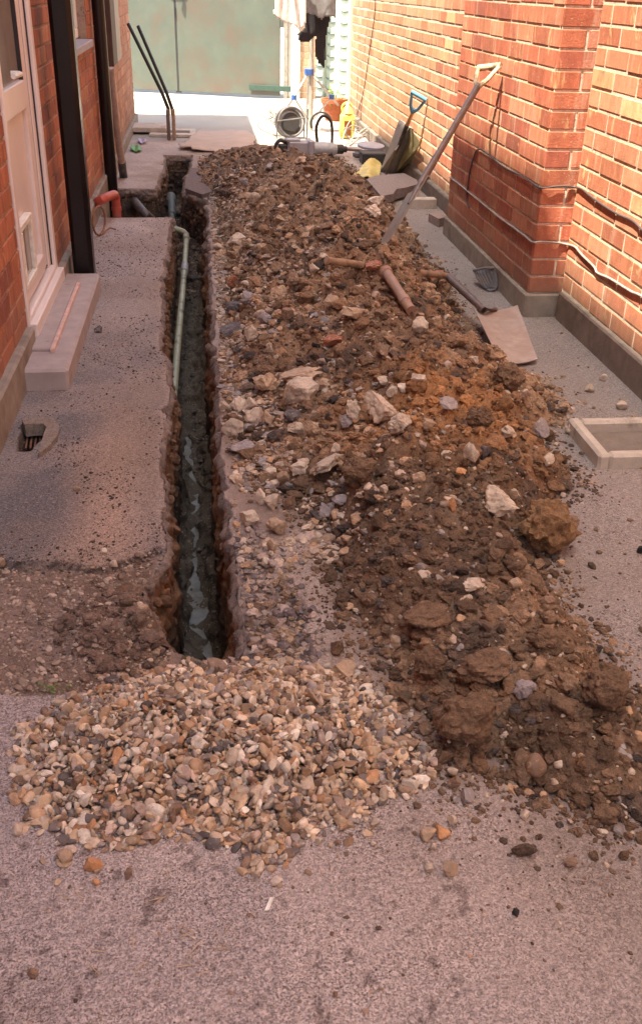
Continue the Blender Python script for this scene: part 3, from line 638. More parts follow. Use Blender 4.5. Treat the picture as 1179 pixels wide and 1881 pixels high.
stain(520, (.0, .42), (1.95, 2.75), .005, .02, lambda x, y: (sdf(CRUM, x, y) > -.02) & (sdf(TR, x, y) < -.01), lambda x, y, n: np.array([[.15, .12, .12], [.30, .24, .21], [.40, .31, .26]])[rng.integers(0, 3, n)]*rng.uniform(.7, 1.3, (n, 1)), 'broken_tarmac_crumbs', 'crumbled tarmac at the right of the near trench end', RU3, 'stone', 2.0, 'tarmac crumbs')

# gravel pile
def gravel():
    pal = np.array([[.64, .46, .30], [.72, .57, .43], [.48, .31, .19], [.80, .70, .58], [.29, .19, .13], [.17, .145, .135], [.50, .27, .14], [.34, .28, .25], [.56, .41, .33]])
    pr = np.array([.19, .19, .14, .12, .09, .07, .05, .07, .08]); pts = []; cell = {}
    want = []
    for layer, (r0, n) in enumerate(((.0095, 46000), (.0110, 24000))):
        kept = []; cell = {}
        cand = np.stack([rng.uniform(-.80, .6, n), rng.uniform(1.15, 2.05, n)], 1); f = gravel_h(cand[:, 0], cand[:, 1])[0]; cand = cand[f > (.012 if layer == 0 else -.012)]
        for p in cand:
            k = (int(p[0]/r0), int(p[1]/r0)); okk = True
            for a in (-1, 0, 1):
                for b in (-1, 0, 1):
                    for q in cell.get((k[0]+a, k[1]+b), ()):
                        if (q[0]-p[0])**2+(q[1]-p[1])**2 < r0*r0: okk = False
            if okk: cell.setdefault(k, []).append(p); kept.append(p)
        want.append(np.array(kept))
    P = np.vstack(want); lay = np.concatenate([np.zeros(len(want[0])), np.ones(len(want[1]))]); n = len(P)
    s = np.clip(rng.lognormal(math.log(.0084), .36, n), .004, .019)
    S = np.stack([s*rng.uniform(1.0, 1.6, n), s*rng.uniform(.75, 1.1, n), s*rng.uniform(.38, .75, n)], 1)
    z = gravel_h(P[:, 0], P[:, 1])[1]; z = np.maximum(z, surf(P[:, 0], P[:, 1])-.0)*1.0
    z = z+np.where(lay == 1, .006, -.004)+rng.uniform(-.003, .005, n); ed = gravel_h(P[:, 0], P[:, 1])[0] < .02
    z = np.where(ed, np.maximum(surf(P[:, 0], P[:, 1]), 0)+S[:, 2]*.8, z)
    tl = np.where(ed, .25, .75); R = eul(rng.normal(0, 1, n)*tl, rng.normal(0, 1, n)*tl, rng.uniform(0, 6.3, n))
    c = pal[rng.choice(9, n, p=pr)]*rng.uniform(.55, 1.18, (n, 1))
    return tag(scatter('gravel_pile', FL3, np.stack([P[:, 0], P[:, 1], z], 1), S, R, c, M['stone']), 'low heap of tan and brown flint gravel in front of the trench', 'gravel', kind='stuff')
gravel()

# single stones placed as in the photo : px, py, width px, height px, colour, kind, flatness, label, group
COLN = dict(pale=(.52, .42, .33), cream=(.64, .53, .43), tan=(.44, .31, .21), grey=(.30, .26, .26), dark=(.115, .10, .105), brick=(.34, .13, .07), clay=(.27, .155, .08), brown=(.24, .15, .10), orange=(.55, .28, .13), black=(.02, .02, .02))
def stone(px, py, w, h, col, kind, label, group=None, cat='stone', name='stone', flat=1.0, tilt=.2, rz=None, sub=4, sink=.25, mat='stone'):
    c = hit(px, py+h*.35); zc = depth(c); a = w*zc/F/2; bz = max(h*zc/F/2*1.15*flat, a*.22); by = a*random.uniform(.75, .95)
    seed = int(px*7+py*13) % 9973; V, Fc = rock(sub, seed, kind)
    R = eul(np.array([random.uniform(-tilt, tilt)]), np.array([random.uniform(-tilt, tilt) if rz is None else rz]), np.array([YAW*-1+random.uniform(-.25, .25)]))[0]
    W = (V*np.array([a, by, bz]))@R.T; off = np.array([c[0], c[1]+by*.3, c[2]+bz*(1-sink*2)+W[:, 2].min()*0]); lo = W[:, 2].min()
    W[:, 2] -= lo; off[2] = float(surf(off[0], off[1]))-bz*sink
    cc = np.array(COLN[col]) if isinstance(col, str) else np.array(col)
    me = raw(name, W, Fc, M[mat], False, np.tile(cc*random.uniform(.88, 1.1), (len(W), 1))); o = link(name, me, off); return tag(o, label, cat, group)
stone(1003, 985, 128, 95, 'clay', 'clod', 'largest lump of wet brown clay at the right edge of the heap', cat='clay lump', name='clay_lump', mat='clod', sink=.12)
stone(597, 872, 78, 40, 'pale', 'rubble', 'long flat pale stone slanting up to the right in the middle of the rubble', rz=-.55, flat=.55, tilt=.1)
stone(549, 690, 96, 30, 'tan', 'rubble', 'long flat tan slab of stone topmost of the big stones on the heap', flat=.7)
stone(548, 722, 84, 56, 'pale', 'rubble', 'knobbly pale stone right below the long flat tan slab', rz=-.5)
stone(484, 706, 54, 46, 'tan', 'rubble', 'tan stone with rough face left of the long flat tan slab')
stone(444, 821, 62, 34, 'grey', 'rubble', 'flat grey tarmac piece lying by the trench edge', cat='tarmac lump', name='tarmac_lump', flat=.8)
stone(911, 931, 82, 44, 'pale', 'rubble', 'large pale stone sunk in the soil left of the big clay lump')
stone(982, 1411, 40, 50, 'brown', 'round', 'smooth brown oval pebble in the crumbs at lower right')
stone(962, 1271, 44, 34, 'grey', 'rubble', 'square grey tarmac piece in the soil at lower right', cat='tarmac lump', name='tarmac_lump')
stone(698, 757, 64, 60, 'pale', 'rubble', 'biggest pale stone in the middle of the heap')
stone(737, 778, 50, 42, 'pale', 'rubble', 'pale stone touching the right side of the biggest pale stone')
stone(647, 757, 30, 40, 'pale', 'rubble', 'upright pale stone left of the biggest pale stone')
stone(636, 781, 32, 26, 'grey', 'rubble', 'small grey stone below the upright pale stone')
stone(542, 788, 36, 32, 'pale', 'rubble', 'rounded pale stone below the knobbly stone')
stone(572, 792, 34, 34, 'tan', 'rubble', 'tan stone right of the rounded pale stone')
stone(534, 765, 34, 26, 'dark', 'rubble', 'black tarmac lump just under the knobbly pale stone', cat='tarmac lump', name='tarmac_lump')
stone(432, 523, 34, 30, 'brick', 'rubble', 'red brick fragment left of the heap near the trench', cat='brick piece', name='brick_piece')
stone(612, 638, 44, 22, 'brick', 'rubble', 'red brown brick fragment above the big stones', cat='brick piece', name='brick_piece')
stone(797, 516, 46, 24, 'brick', 'rubble', 'square red brick end beside the shovel shaft', cat='brick piece', name='brick_piece', sink=.15)
stone(688, 494, 36, 22, 'brick', 'rubble', 'brown brick lump lying on the shovel shaft', cat='brick piece', name='brick_piece', sink=.0)
stone(540, 522, 34, 36, 'brown', 'rubble', 'brown angular lump halfway up the heap', cat='brick piece', name='brick_piece')
stone(457, 553, 34, 28, 'grey', 'rubble', 'upper of two grey tarmac lumps beside the trench', cat='tarmac lump', name='tarmac_lump')
stone(483, 588, 34, 22, 'grey', 'rubble', 'lower of two grey tarmac lumps beside the trench', cat='tarmac lump', name='tarmac_lump')
stone(427, 612, 52, 22, 'dark', 'rubble', 'black broken tarmac edge piece by the trench', cat='tarmac lump', name='tarmac_lump')
stone(434, 568, 44, 22, 'dark', 'rubble', 'black tarmac crumb mass above the broken edge piece', cat='tarmac lump', name='tarmac_lump')
for (x, y, w, h, c) in [(463, 615, 32, 28, 'pale'), (496, 642, 18, 22, 'pale'), (430, 785, 46, 36, 'cream'), (470, 765, 40, 34, 'pale'), (440, 745, 34, 26, 'cream'), (490, 770, 28, 28, 'tan'), (412, 750, 26, 20, 'pale'), (462, 742, 30, 30, 'cream'), (400, 456, 22, 16, 'pale'), (438, 448, 58, 24, 'pale'),
                        (513, 406, 24, 18, 'tan'), (468, 372, 28, 22, 'pale'), (578, 500, 20, 22, 'pale'), (520, 880, 24, 30, 'tan'), (478, 915, 30, 34, 'cream'), (500, 925, 28, 30, 'pale'), (455, 953, 50, 30, 'pale'), (507, 968, 44, 34, 'tan'), (545, 865, 44, 24, 'cream'), (556, 850, 26, 20, 'pale'), (530, 925, 26, 28, 'brown'),
                        (614, 830, 20, 26, 'cream'), (500, 1005, 22, 26, 'tan'), (490, 1035, 20, 24, 'cream'), (596, 940, 26, 26, 'grey'), (626, 925, 34, 24, 'grey'), (705, 900, 20, 16, 'pale'), (770, 702, 32, 24, 'cream'), (740, 716, 28, 16, 'cream'), (720, 722, 28, 22, 'pale'), (705, 705, 26, 16, 'pale'), (990, 795, 34, 38, 'grey'),
                        (935, 795, 40, 26, 'pale'), (860, 838, 40, 36, 'pale'), (1003, 850, 28, 24, 'pale'), (885, 838, 34, 30, 'dark'), (820, 742, 48, 18, 'grey'), (650, 585, 50, 24, 'tan'), (770, 600, 34, 34, 'pale'), (800, 590, 30, 20, 'tan'), (940, 915, 30, 24, 'pale'), (945, 1076, 26, 18, 'tan'), (868, 1082, 40, 20, 'pale'),
                        (630, 1232, 50, 32, 'tan'), (725, 1182, 20, 28, 'tan'), (1045, 965, 40, 32, 'brown'), (1050, 790, 30, 22, 'pale'), (960, 735, 26, 22, 'brown'), (870, 665, 20, 18, 'pale'), (447, 336, 20, 14, 'grey'), (505, 348, 20, 14, 'pale'), (550, 300, 26, 14, 'pale'), (495, 310, 22, 12, 'grey'), (560, 440, 30, 16, 'tan'),
                        (600, 420, 26, 18, 'brown'), (482, 460, 30, 18, 'tan'), (530, 580, 28, 24, 'brown'), (610, 560, 30, 20, 'tan'), (700, 650, 30, 20, 'brown'), (790, 780, 30, 22, 'tan'), (770, 880, 26, 22, 'tan'), (830, 930, 18, 28, 'orange'), (660, 790, 24, 20, 'tan'), (585, 715, 26, 20, 'brown'), (845, 870, 24, 16, 'orange'), (1005, 1110, 30, 24, 'brown')]:
    dk = c in ('grey', 'dark')
    stone(x, y, w, h, c, 'rubble', 'grey broken lump bedded in the soil and rubble right of the trench' if dk else 'pale to brown broken stone bedded in the soil and rubble right of the trench', 'grey lumps among the rubble' if dk else 'broken stones among the rubble', sub=3)
for (x, y, w, h, c, l) in [(787, 1535, 34, 22, 'tan', 'tan stone left of the two orange stones right of the gravel'), (810, 1533, 34, 18, 'orange', 'orange stone pointing right on the tarmac right of the gravel'), (828, 1598, 30, 26, 'tan', 'tan stone lowest of the cluster right of the gravel'), (828, 1510, 22, 18, 'pale', 'pale square stone above the orange stone'),
                           (857, 1467, 30, 26, 'grey', 'round grey pebble at the tip of the soil heap'), (834, 1440, 26, 24, 'brown', 'brown round pebble left above the grey one'), (831, 1420, 22, 14, 'cream', 'flat cream chip above the brown round pebble'), (790, 1598, 22, 16, 'pale', 'small pale chip left of the lowest tan stone'),
                           (795, 1556, 14, 14, 'cream', 'tiny cream chip below the orange stone'), (947, 1678, 16, 16, 'black', 'black lump of coal alone on the tarmac'), (1046, 1585, 26, 22, 'brown', 'brown soil lump on the tarmac at right'), (509, 1623, 26, 16, 'cream', 'cream stone just below the tip of the gravel'),
                           (470, 1605, 18, 24, 'pale', 'pale upright stone at the tip of the gravel'), (173, 1593, 36, 26, 'orange', 'reddish brown stone below the left part of the gravel'), (178, 1623, 16, 12, 'orange', 'small orange chip below the reddish stone'), (238, 1608, 20, 26, 'brown', 'brown stone right of the reddish stone'), (31, 1527, 26, 24, 'pale', 'pale stone left of the gravel heap'),
                           (118, 1575, 34, 26, 'tan', 'knobbly tan stone on the lower left edge of the gravel'), (64, 1790, 22, 20, 'brown', 'brown stone alone on the tarmac at lower left'), (615, 1828, 12, 12, 'brown', 'brown chip near the bottom edge'), (415, 1041, 1, 1, 'tan', None), (210, 1043, 14, 14, 'cream', 'cream pebble on the broken slab edge'),
                           (7, 1041, 18, 18, 'tan', 'tan pebble at the left frame edge on the dirt'), (257, 1113, 16, 12, 'cream', 'cream pebble by the near corner of the trench'), (142, 900, 14, 8, 'tan', 'tan chip on the left path beside the trench'), (192, 1013, 14, 10, 'cream', 'cream chip near the broken edge of the left path'),
                           (1140, 747, 24, 16, 'pale', 'pale stone beside the gully surround'), (1082, 716, 18, 14, 'pale', 'pale pebble near the plinth on the right'), (1108, 696, 18, 12, 'cream', 'cream pebble at the foot of the right plinth'), (1176, 1012, 16, 20, 'black', 'black lump at the right frame edge'), (1145, 990, 14, 12, 'brown', None),
                           (183, 606, 22, 14, 'dark', 'black scrap on the left path beside the door step'), (963, 1500, 22, 12, 'pale', 'pale flat chip below the crumbs at lower right'), (1025, 1410, 20, 16, 'cream', 'cream pebble right of the oval pebble'), (685, 1552, 12, 10, 'pale', 'tiny pale chip below the right part of the gravel'), (620, 1549, 14, 10, 'brown', 'brown chip below the gravel edge'), (585, 1546, 18, 14, 'cream', 'pale chip below the middle of the gravel edge'), (688, 1513, 20, 20, 'pale', 'pale curved flint at the right edge of the gravel')]:
    if l: stone(x, y, w, h, c, 'rubble' if c in ('brown', 'dark', 'black') else 'flint', l, 'loose stones on the tarmac', sub=3, sink=.08)
# clumps of clay at the near end of the heap
for (x, y, w, h, l) in [(850, 1330, 120, 100, 'big sticky clay lump at the near tip of the heap'), (890, 1230, 110, 60, 'smooth sliced clay lump above the near tip of the heap'), (785, 1140, 90, 30, 'flat shovel-cut lump of wet clay'), (1110, 1280, 90, 60, 'clay lump at the right end of the near heap'),
                        (660, 870, 70, 50, 'dark clay lump beside the flat pale stone'), (790, 1230, 70, 50, 'clay lump left of the sliced one'), (935, 700, 70, 50, 'clay lump below the shovel blade'), (880, 770, 60, 44, 'clay lump at the right flank of the heap'), (760, 350, 20, 10, None), (1000, 1180, 70, 40, 'clay lump at the right flank near the front')]:
    if l: stone(x, y, w, h, (.20, .125, .08), 'clod', l, 'large clay lumps on the heap', 'clay lump', 'clay_lump', sub=4, sink=.3, mat='clod')

# ------------------------------------------------------------------ brick walls
def bricks(mb, ax, face, a0, a1, z0, rows, phase, colf, holes=(), depth=.05, L=.265, C=.0875, j=.010, out=1):
    """ax 'y': wall along y at x=face, bricks facing out(-1: -x, +1: +x); ax 'x': along x at y=face facing -y"""
    for r in range(rows):
        zl = z0+r*C; s = a0-L*2+((phase+(r % 2)*L/2) % L)
        while s < a1:
            b0, b1 = max(s, a0)+j/2, min(s+L, a1)-j/2; s += L
            if b1-b0 < .015: continue
            segs = [(b0, b1)]
            for (h0, h1, hz0, hz1) in holes:
                if zl+C*.5 > hz0 and zl+C*.5 < hz1:
                    ns = []
                    for (p, q) in segs:
                        if q <= h0 or p >= h1: ns.append((p, q))
                        else:
                            if p < h0-.02: ns.append((p, h0-.004))
                            if q > h1+.02: ns.append((h1+.004, q))
                    segs = ns
            for (p, q) in segs:
                dz = random.uniform(-.0012, .0012); pr = random.uniform(-.0006, .0028); c = colf((p+q)/2, zl)
                if ax == 'y':
                    x1 = face+out*pr; x0 = face-out*depth; mb.span((min(x0, x1), p, zl+j/2+dz), (max(x0, x1), q, zl+C-j/2+dz), .0035, c)
                else: mb.span((p, face-pr, zl+j/2+dz), (q, face+depth, zl+C-j/2+dz), .0035, c)
def rc(pal, pr): return np.array(pal[random.choices(range(len(pal)), pr)[0]])*random.uniform(.82, 1.15)
palR = [(.48, .18, .105), (.54, .23, .14), (.42, .15, .09), (.60, .38, .21)]
palP = [(.40, .12, .07), (.44, .145, .085), (.33, .10, .065)]
palF = [(.50, .25, .14), (.54, .30, .18), (.48, .22, .12), (.44, .25, .15)]
palL = [(.46, .165, .09), (.40, .135, .08), (.50, .22, .125), (.33, .115, .08)]
RX, PX, LXW = 1.81, 1.635, -.785
ZR, NR = .12, 21; ZTOP = ZR+NR*.0875
# --- right house
rh = thing('brick_house', 'red brick house wall with white mortar and a projecting chimney breast on the right', 'house', (1.9, 4, 0))
mb = MB()
bricks(mb, 'y', RX, -1.0, 4.785, ZR+.02, NR, 4.59-.265*20, lambda a, z: rc(palR, (4, 3, 2, 1.4 if z > .6 else .5)), out=-1, j=.012)
bricks(mb, 'y', PX, 4.785, 6.66, ZR, NR, 4.80, lambda a, z: rc(palP+palR[:2], (2, 2, 1, 2, 2)), out=-1, j=.010)
bricks(mb, 'y', RX, 6.66, 12.85, ZR, NR, .03, lambda a, z: rc(palF if a > 8.1 else palR, (3, 3, 2, 2)), out=-1, j=.016)
for r in range(NR):
    z = ZR+r*.0875; ps = [(PX, 1.755), (1.765, RX+.005)] if r % 2 else [(PX, RX+.005)]
    for (p, q) in ps: mb.span((p+.002, 4.782-.0, z+.005), (q, 4.84, z+.0825), .0035, rc(palP, (2, 3, 1)))
wall = mb.part('wall', M['brick'], rh)
mb = MB(); mb.span((RX+.0026, -1.0, ZR), (RX+.30, 12.84, ZTOP), .001); mb.span((PX+.003, 4.787, ZR), (RX+.2, 6.655, ZTOP), .001)
mb.part('mortar', M['mortar_w'], rh)
mb = MB(); mb.span((RX-.03, -6, -.2), (RX+.3, 4.74, ZR+.022), .008); mb.part('plinth', M['plinthr'], rh)
mb = MB(); mb.span((PX-.016, 4.765, -.2), (RX+.25, 6.675, ZR-.002), .008); mb.part('plinth', M['plinth'], rh)
mb = MB(); mb.span((RX-.03, 6.68, -.2), (RX+.3, 12.87, ZR-.002), .008); mb.part('plinth', M['plinthr'], rh)
mb = MB(); mb.span((RX+.002, -6, ZTOP+.002), (RX+4, 12.85, 5.6), .001); mb.span((PX+.002, 4.786, ZTOP+.002), (RX-.0, 6.66, 6.6), .001); mb.span((RX+.301, -6, -.2), (RX+4, 12.845, ZTOP), .001)
mb.part('upper_wall', M['brickwall'], rh)
# small render patch (sun-whitened)
# --- left house
lh = thing('brick_house', 'red brick house with white door and black downpipes on the left', 'house', (-1.2, 5, 0))
HO = [(4.22, 5.20, -1, 2.35), (6.20, 7.72, 1.12, 2.3)]
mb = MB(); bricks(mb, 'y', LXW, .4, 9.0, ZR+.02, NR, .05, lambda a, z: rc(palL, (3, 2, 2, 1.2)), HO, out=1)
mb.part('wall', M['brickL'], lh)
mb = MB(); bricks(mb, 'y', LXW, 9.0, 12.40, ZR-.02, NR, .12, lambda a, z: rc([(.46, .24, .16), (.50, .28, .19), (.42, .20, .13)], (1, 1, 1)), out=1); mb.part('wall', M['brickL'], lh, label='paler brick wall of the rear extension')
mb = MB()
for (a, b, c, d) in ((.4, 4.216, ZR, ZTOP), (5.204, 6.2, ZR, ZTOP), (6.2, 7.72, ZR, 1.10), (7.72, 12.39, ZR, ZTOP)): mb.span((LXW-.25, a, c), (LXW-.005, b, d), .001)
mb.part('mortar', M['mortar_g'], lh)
mb = MB(); mb.span((LXW-.2, -6, -.2), (-.75, 4.18, .165), .01); mb.span((LXW-.2, 5.215, -.35), (-.75, 9.02, .15), .01); mb.span((LXW-.2, 9.02, -.35), (-.755, 12.42, .10), .008)
mb.part('plinth', M['plinth'], lh)
mb = MB(); mb.span((LXW-4, -7, ZTOP+.002), (LXW-.001, 4.2, 7.72), .001); mb.span((LXW-4, 4.2, 2.36), (LXW-.001, 9.05, 7.72), .001); mb.span((LXW-4, 9.051, ZTOP+.002), (LXW-.001, 12.4, 3.95), .001)
mb.span((LXW-4, -7, -.2), (LXW-.251, 12.395, ZTOP), .001); mb.span((LXW-.25, -7, -.2), (LXW-.002, .398, ZTOP), .001)
mb.part('upper_wall', M['brickwall'], lh)
# door
mb = MB(); y0, y1 = 4.225, 5.19
mb.span((-.87, y1-.055, .14), (-.775, y1+.005, 2.34), .006); mb.span((-.87, y0-.003, .14), (-.775, y0+.045, 2.34), .006); mb.span((-.87, y0+.045, 2.27), (-.775, y1-.055, 2.34), .006); mb.span((-.865, y1-.13, .19), (-.80, y1-.055, 2.27), .004)
fr = mb.part('door_frame', M['upvc'], lh)
mb = MB()
L0, L1 = y0+.05, y1-.14
mb.span((-.86, L0, .21), (-.805, L0+.07, 2.26), .005); mb.span((-.86, L1-.11, .21), (-.805, L1, 2.26), .005)
mb.span((-.859, L0+.07, .96), (-.80, L1-.11, 1.08), .005); mb.span((-.859, L0+.07, .205), (-.80, L1-.11, .29), .005); mb.span((-.859, L0+.07, 2.16), (-.80, L1-.11, 2.26), .005)
mb.span((-.85, L0+.07, .29), (-.825, L1-.11, .96), .003)
dr = mb.part('door', M['upvc'], lh)
mb = MB(); mb.span((-.835, L0+.071, 1.081), (-.822, L1-.111, 2.159), .001); mb.part('glass', M['glass'], dr)
mb = MB(); mb.span((-.823, L0+.068, 1.078), (-.8035, L0+.078, 2.16), .001); mb.span((-.823, L1-.119, 1.078), (-.8035, L1-.109, 2.16), .001); mb.span((-.862, L1+.001, .2), (-.806, L1+.0085, 2.26), .001); mb.span((-.8, y1-.0615, .19), (-.793, y1-.0552, 2.26), .001); mb.part('rubber_seal', M['seal'], dr)
mb = MB(); mb.tube([(-.80, 4.62, 1.13), (-.765, 4.62, 1.13), (-.757, 4.60, 1.13), (-.757, 4.42, 1.135)], .011, 8); mb.part('handle', M['whitep'], dr, True)
mb = MB()
for (a, b, c, d) in ((4.36, 4.66, .52, .55), (4.36, 4.66, .27, .30), (4.36, 4.39, .30, .52), (4.63, 4.66, .30, .52)): mb.span((-.824, a, c), (-.80+.012, b, d), .004)
cf = mb.part('cat_flap', M['whitep'], dr); mb = MB(); mb.span((-.823, 4.391, .301), (-.806, 4.629, .519), .002); mb.part('pane', M['glass'], cf)
mb = MB(); mb.span((-.86, y0, .096), (-.745, y1+.01, .16), .004); mb.span((-.85, y0+.045, .16), (-.775, y1-.06, .19), .006); mb.part('threshold', M['upvc'], lh)
mb = MB(); mb.span((-.85, 3.84, -.05), (-.578, 5.33, .092), .012); stp = mb.part('door_step', M['step'], lh)
mb = MB(); mb.span((-.85, 4.06, .088), (-.674, 5.12, .106), .004); mb.part('upper_tier', M['step'], stp)
mb = MB(); mb.span((-.6735, 4.04, .090), (-.655, 5.08, .110), .003); mb.part('wooden_strip', plain('pink_strip', (.62, .42, .36), .7), stp)
# window
mb = MB()
for (a, b, c, d) in ((6.20, 7.72, 1.12, 1.18), (6.20, 6.27, 1.18, 2.3), (7.65, 7.72, 1.18, 2.3), (6.95, 7.0, 1.18, 2.3), (6.27, 7.65, 2.24, 2.3)): mb.span((-.90, a+.002, c), (-.845, b-.002, d), .005)
wn = mb.part('window', M['white'], lh); mb = MB(); mb.span((-.885, 6.271, 1.181), (-.875, 7.649, 2.239), .001); mb.part('pane', M['glass'], wn)
mb = MB(); mb.span((-.90, 6.15, 1.07), (-.735, 7.60, 1.118), .006); mb.part('sill', M['sill'], wn)
# downpipes
def pipe_sq(y, x, wx, wy, z1, nm):
    mb = MB(); mb.span((x-wx/2, y-wy/2, .0), (x+wx/2, y+wy/2, z1), .02); return mb
mb = MB(); mb.span((-.728, 5.40, -.02), (-.618, 5.53, 7.5), .022)
for z in (1.9, 3.8, 5.7): mb.span((-.78, 5.39, z), (-.608, 5.54, z+.10), .02)
dp = mb.part('downpipe', M['blackpipe'], lh, False, 'thick black downpipe beside the door step')
mb = MB(); mb.tube([(-.725, 8.05, -.2), (-.725, 8.05, .9), (-.725, 8.05, 7.4)], .046, 16); mb.tube([(-.725, 8.05, 1.7), (-.725, 8.05, 1.8)], .062, 16)
mb.part('downpipe', M['blackpipe'], lh, True, 'thinner black downpipe beyond the window')
mb = MB(); mb.span((-.785, 9.06, .84), (-.72, 9.50, 2.6), .004); mb.part('board', M['brown'], lh)
mb = MB(); mb.span((-.784, 9.52, .83), (-.735, 10.2, 2.6), .004); mb.part('board', M['greyp'], lh, False, 'grey painted board')
# hoses and pipes at the wall
def spl(pts, n=8):
    pts = [np.array(p, float) for p in pts]; out = []
    P = [pts[0]]+pts+[pts[-1]]
    for i in range(1, len(P)-2):
        for k in range(n):
            t = k/n; a, b, c, d = P[i-1], P[i], P[i+1], P[i+2]
            out.append(.5*((2*b)+(-a+c)*t+(2*a-5*b+4*c-d)*t*t+(-a+3*b-3*c+d)*t**3))
    out.append(pts[-1]); return out
t0 = thing('duct', 'beige and black flexible duct running down the left wall into the dug hole', 'duct', (-.68, 8.5, 0))
mb = MB(); mb.tube([atx(203, 125, -.69), atx(214, 230, -.685), atx(224, 297, -.68)], .030, 12); mb.part('sleeve', M['beige'], t0, True)
mb = MB(); mb.tube(spl([atx(224, 297, -.68), atx(229, 330, -.68), atx(242, 360, -.62), at(262, 388, -.02), at(280, 404, -.12)]), .034, 12); mb.part('hose', M['blackrub'], t0, True)
mb = MB(); a = atx(176, 373, -.755); e = np.array([-.63, 7.12, .16]); mb.tube(spl([a, (-.70, 6.95, .165), (-.645, 7.1, .165), (-.632, 7.22, .14), (-.63, 7.24, .06), (-.63, 7.24, -.12)], 6), .031, 14); mb.tube([(-.63, 7.24, .035), (-.63, 7.24, .06)], .036, 14)
mb.top('waste_pipe', M['redpipe'], 'short red waste pipe with elbow at the foot of the left wall', 'pipe', sm=True)
mb = MB(); mb.tube([(-.695+.035*math.sin(a)*0+.03*math.cos(a), 6.62+.10*math.cos(a), .095+.09*math.sin(a)) for a in np.linspace(0, 2*math.pi, 20)[:-1]], .007, 8, closed=True); mb.tube([(-.69, 6.6, .01), (-.64, 6.75, .02), (-.60, 6.72, .015)], .006, 6)
mb.top('hoop', M['rust'], 'small rusty hoop leaning on the left wall beyond the downpipe', 'hoop', sm=True)
# pipe in the trench
wp = thing('water_pipe', 'grey green water pipe lying along the left side of the trench', 'pipe', (-.12, 5, -.3))
mb = MB(); mb.tube([at(343, 437, -.22), at(337, 520, -.24), at(327, 630, -.27), at(317, 752, -.32), at(312, 850, -.38), at(306, 980, -.50)], .0195, 12); mb.part('pipe', M['waterpipe'], wp, True)
mb = MB(); mb.tube([at(343, 440, -.22), at(342, 431, -.215), at(337, 426, -.21), at(322, 421, -.20)], .024, 12); mb.part('elbow', M['waterpipe'], wp, True)
mb = MB(); mb.tube([at(340, 486, -.235), at(339, 500, -.237)], .026, 12); mb.part('collar', M['galv'], wp, True)
mb = MB(); mb.tube([at(322, 421, -.20), at(318, 410, -.22), at(315, 395, -.25)], .024, 12); mb.tube([at(316, 396, -.27), at(316, 380, -.26), at(315, 372, -.25)], .034, 14); mb.tube([at(315, 374, -.26), at(314, 362, -.24)], [.044, .048], 16)
mb.top('drain_joint', M['galvd'], 'grey drain pipe joint standing in the dug hole at the far end of the trench', 'pipe', sm=True)
# wet streak of mud / water along the trench floor
xs = np.arange(-.3, .12, .006); ys = np.arange(1.9, 4.6, .01); X, Y = np.meshgrid(xs, ys); f = sdf(WP, X+.012*fbm(X*16, Y*16, 0, 3, 5), Y+.03*vn(X*9, Y*9, 0, 6))
z = -np.interp(Y, DY, DV)*np.where(Y < 2.22, .86+.14*smooth(.02, .10, sdf(TR, X, Y)), 1)-.010
z = np.minimum(z, surf(X, Y)+.03)
ok_ = f > 0; nx, ny = len(xs), len(ys); i = (np.arange(nx-1)[None, :]+np.arange(ny-1)[:, None]*nx).ravel(); Q = np.stack([i, i+1, i+nx+1, i+nx], -1); Q = Q[ok_.ravel()[Q].all(1)]
used = np.unique(Q); rem = np.zeros(nx*ny, int); rem[used] = np.arange(len(used))
tag(link('water', raw('water', np.stack([X, Y, z], -1).reshape(-1, 3)[used], rem[Q], M['wet'], True)), kind='structure')
# overhanging tarmac slab at the right of the far hole
mb = MB(); mb.prism([at(a, b, .03) for a, b in ((352, 308), (395, 312), (404, 338), (388, 352), (372, 357), (341, 346), (341, 331))], (0, 0, 1), .085, (.19, .15, .145), .35)
mb.top('tarmac_slab', M['clod'], 'thick broken tarmac slab jutting over the far end of the trench', 'slab')
mb = MB(); mb.prism([at(a, b, .10) for a, b in ((673, 329), (690, 322), (742, 318), (765, 330), (768, 338), (742, 345), (728, 347), (722, 356), (700, 360))], (0.05, -.1, 1), .075, (.22, .175, .165), .3)
mb.top('tarmac_slab', M['stone'], 'broken tarmac slab lying in front of the leaning concrete slabs', 'slab')
stone(690, 372, 34, 28, 'cream', 'rubble', 'crumpled whitish lump left of the spade blade')
stone(686, 395, 40, 24, 'cream', 'rubble', 'second whitish lump just below the crumpled one')
# kerb bits by the pier
mb = MB(); mb.box(at(778, 377, .03)+np.array([0, .05, 0]), (.20, .09, .09), None, .006); mb.top('concrete_block', M['concrete'], 'pale concrete block against the far side of the chimney breast', 'block')
mb = MB(); mb.prism([at(a, b, .06) for a, b in ((787, 392), (812, 386), (820, 398), (806, 402))], (0, 0, 1), .06, (.26, .2, .18)); mb.top('brick_piece', M['stone'], 'half brick lying against the corner of the chimney breast', 'brick piece')
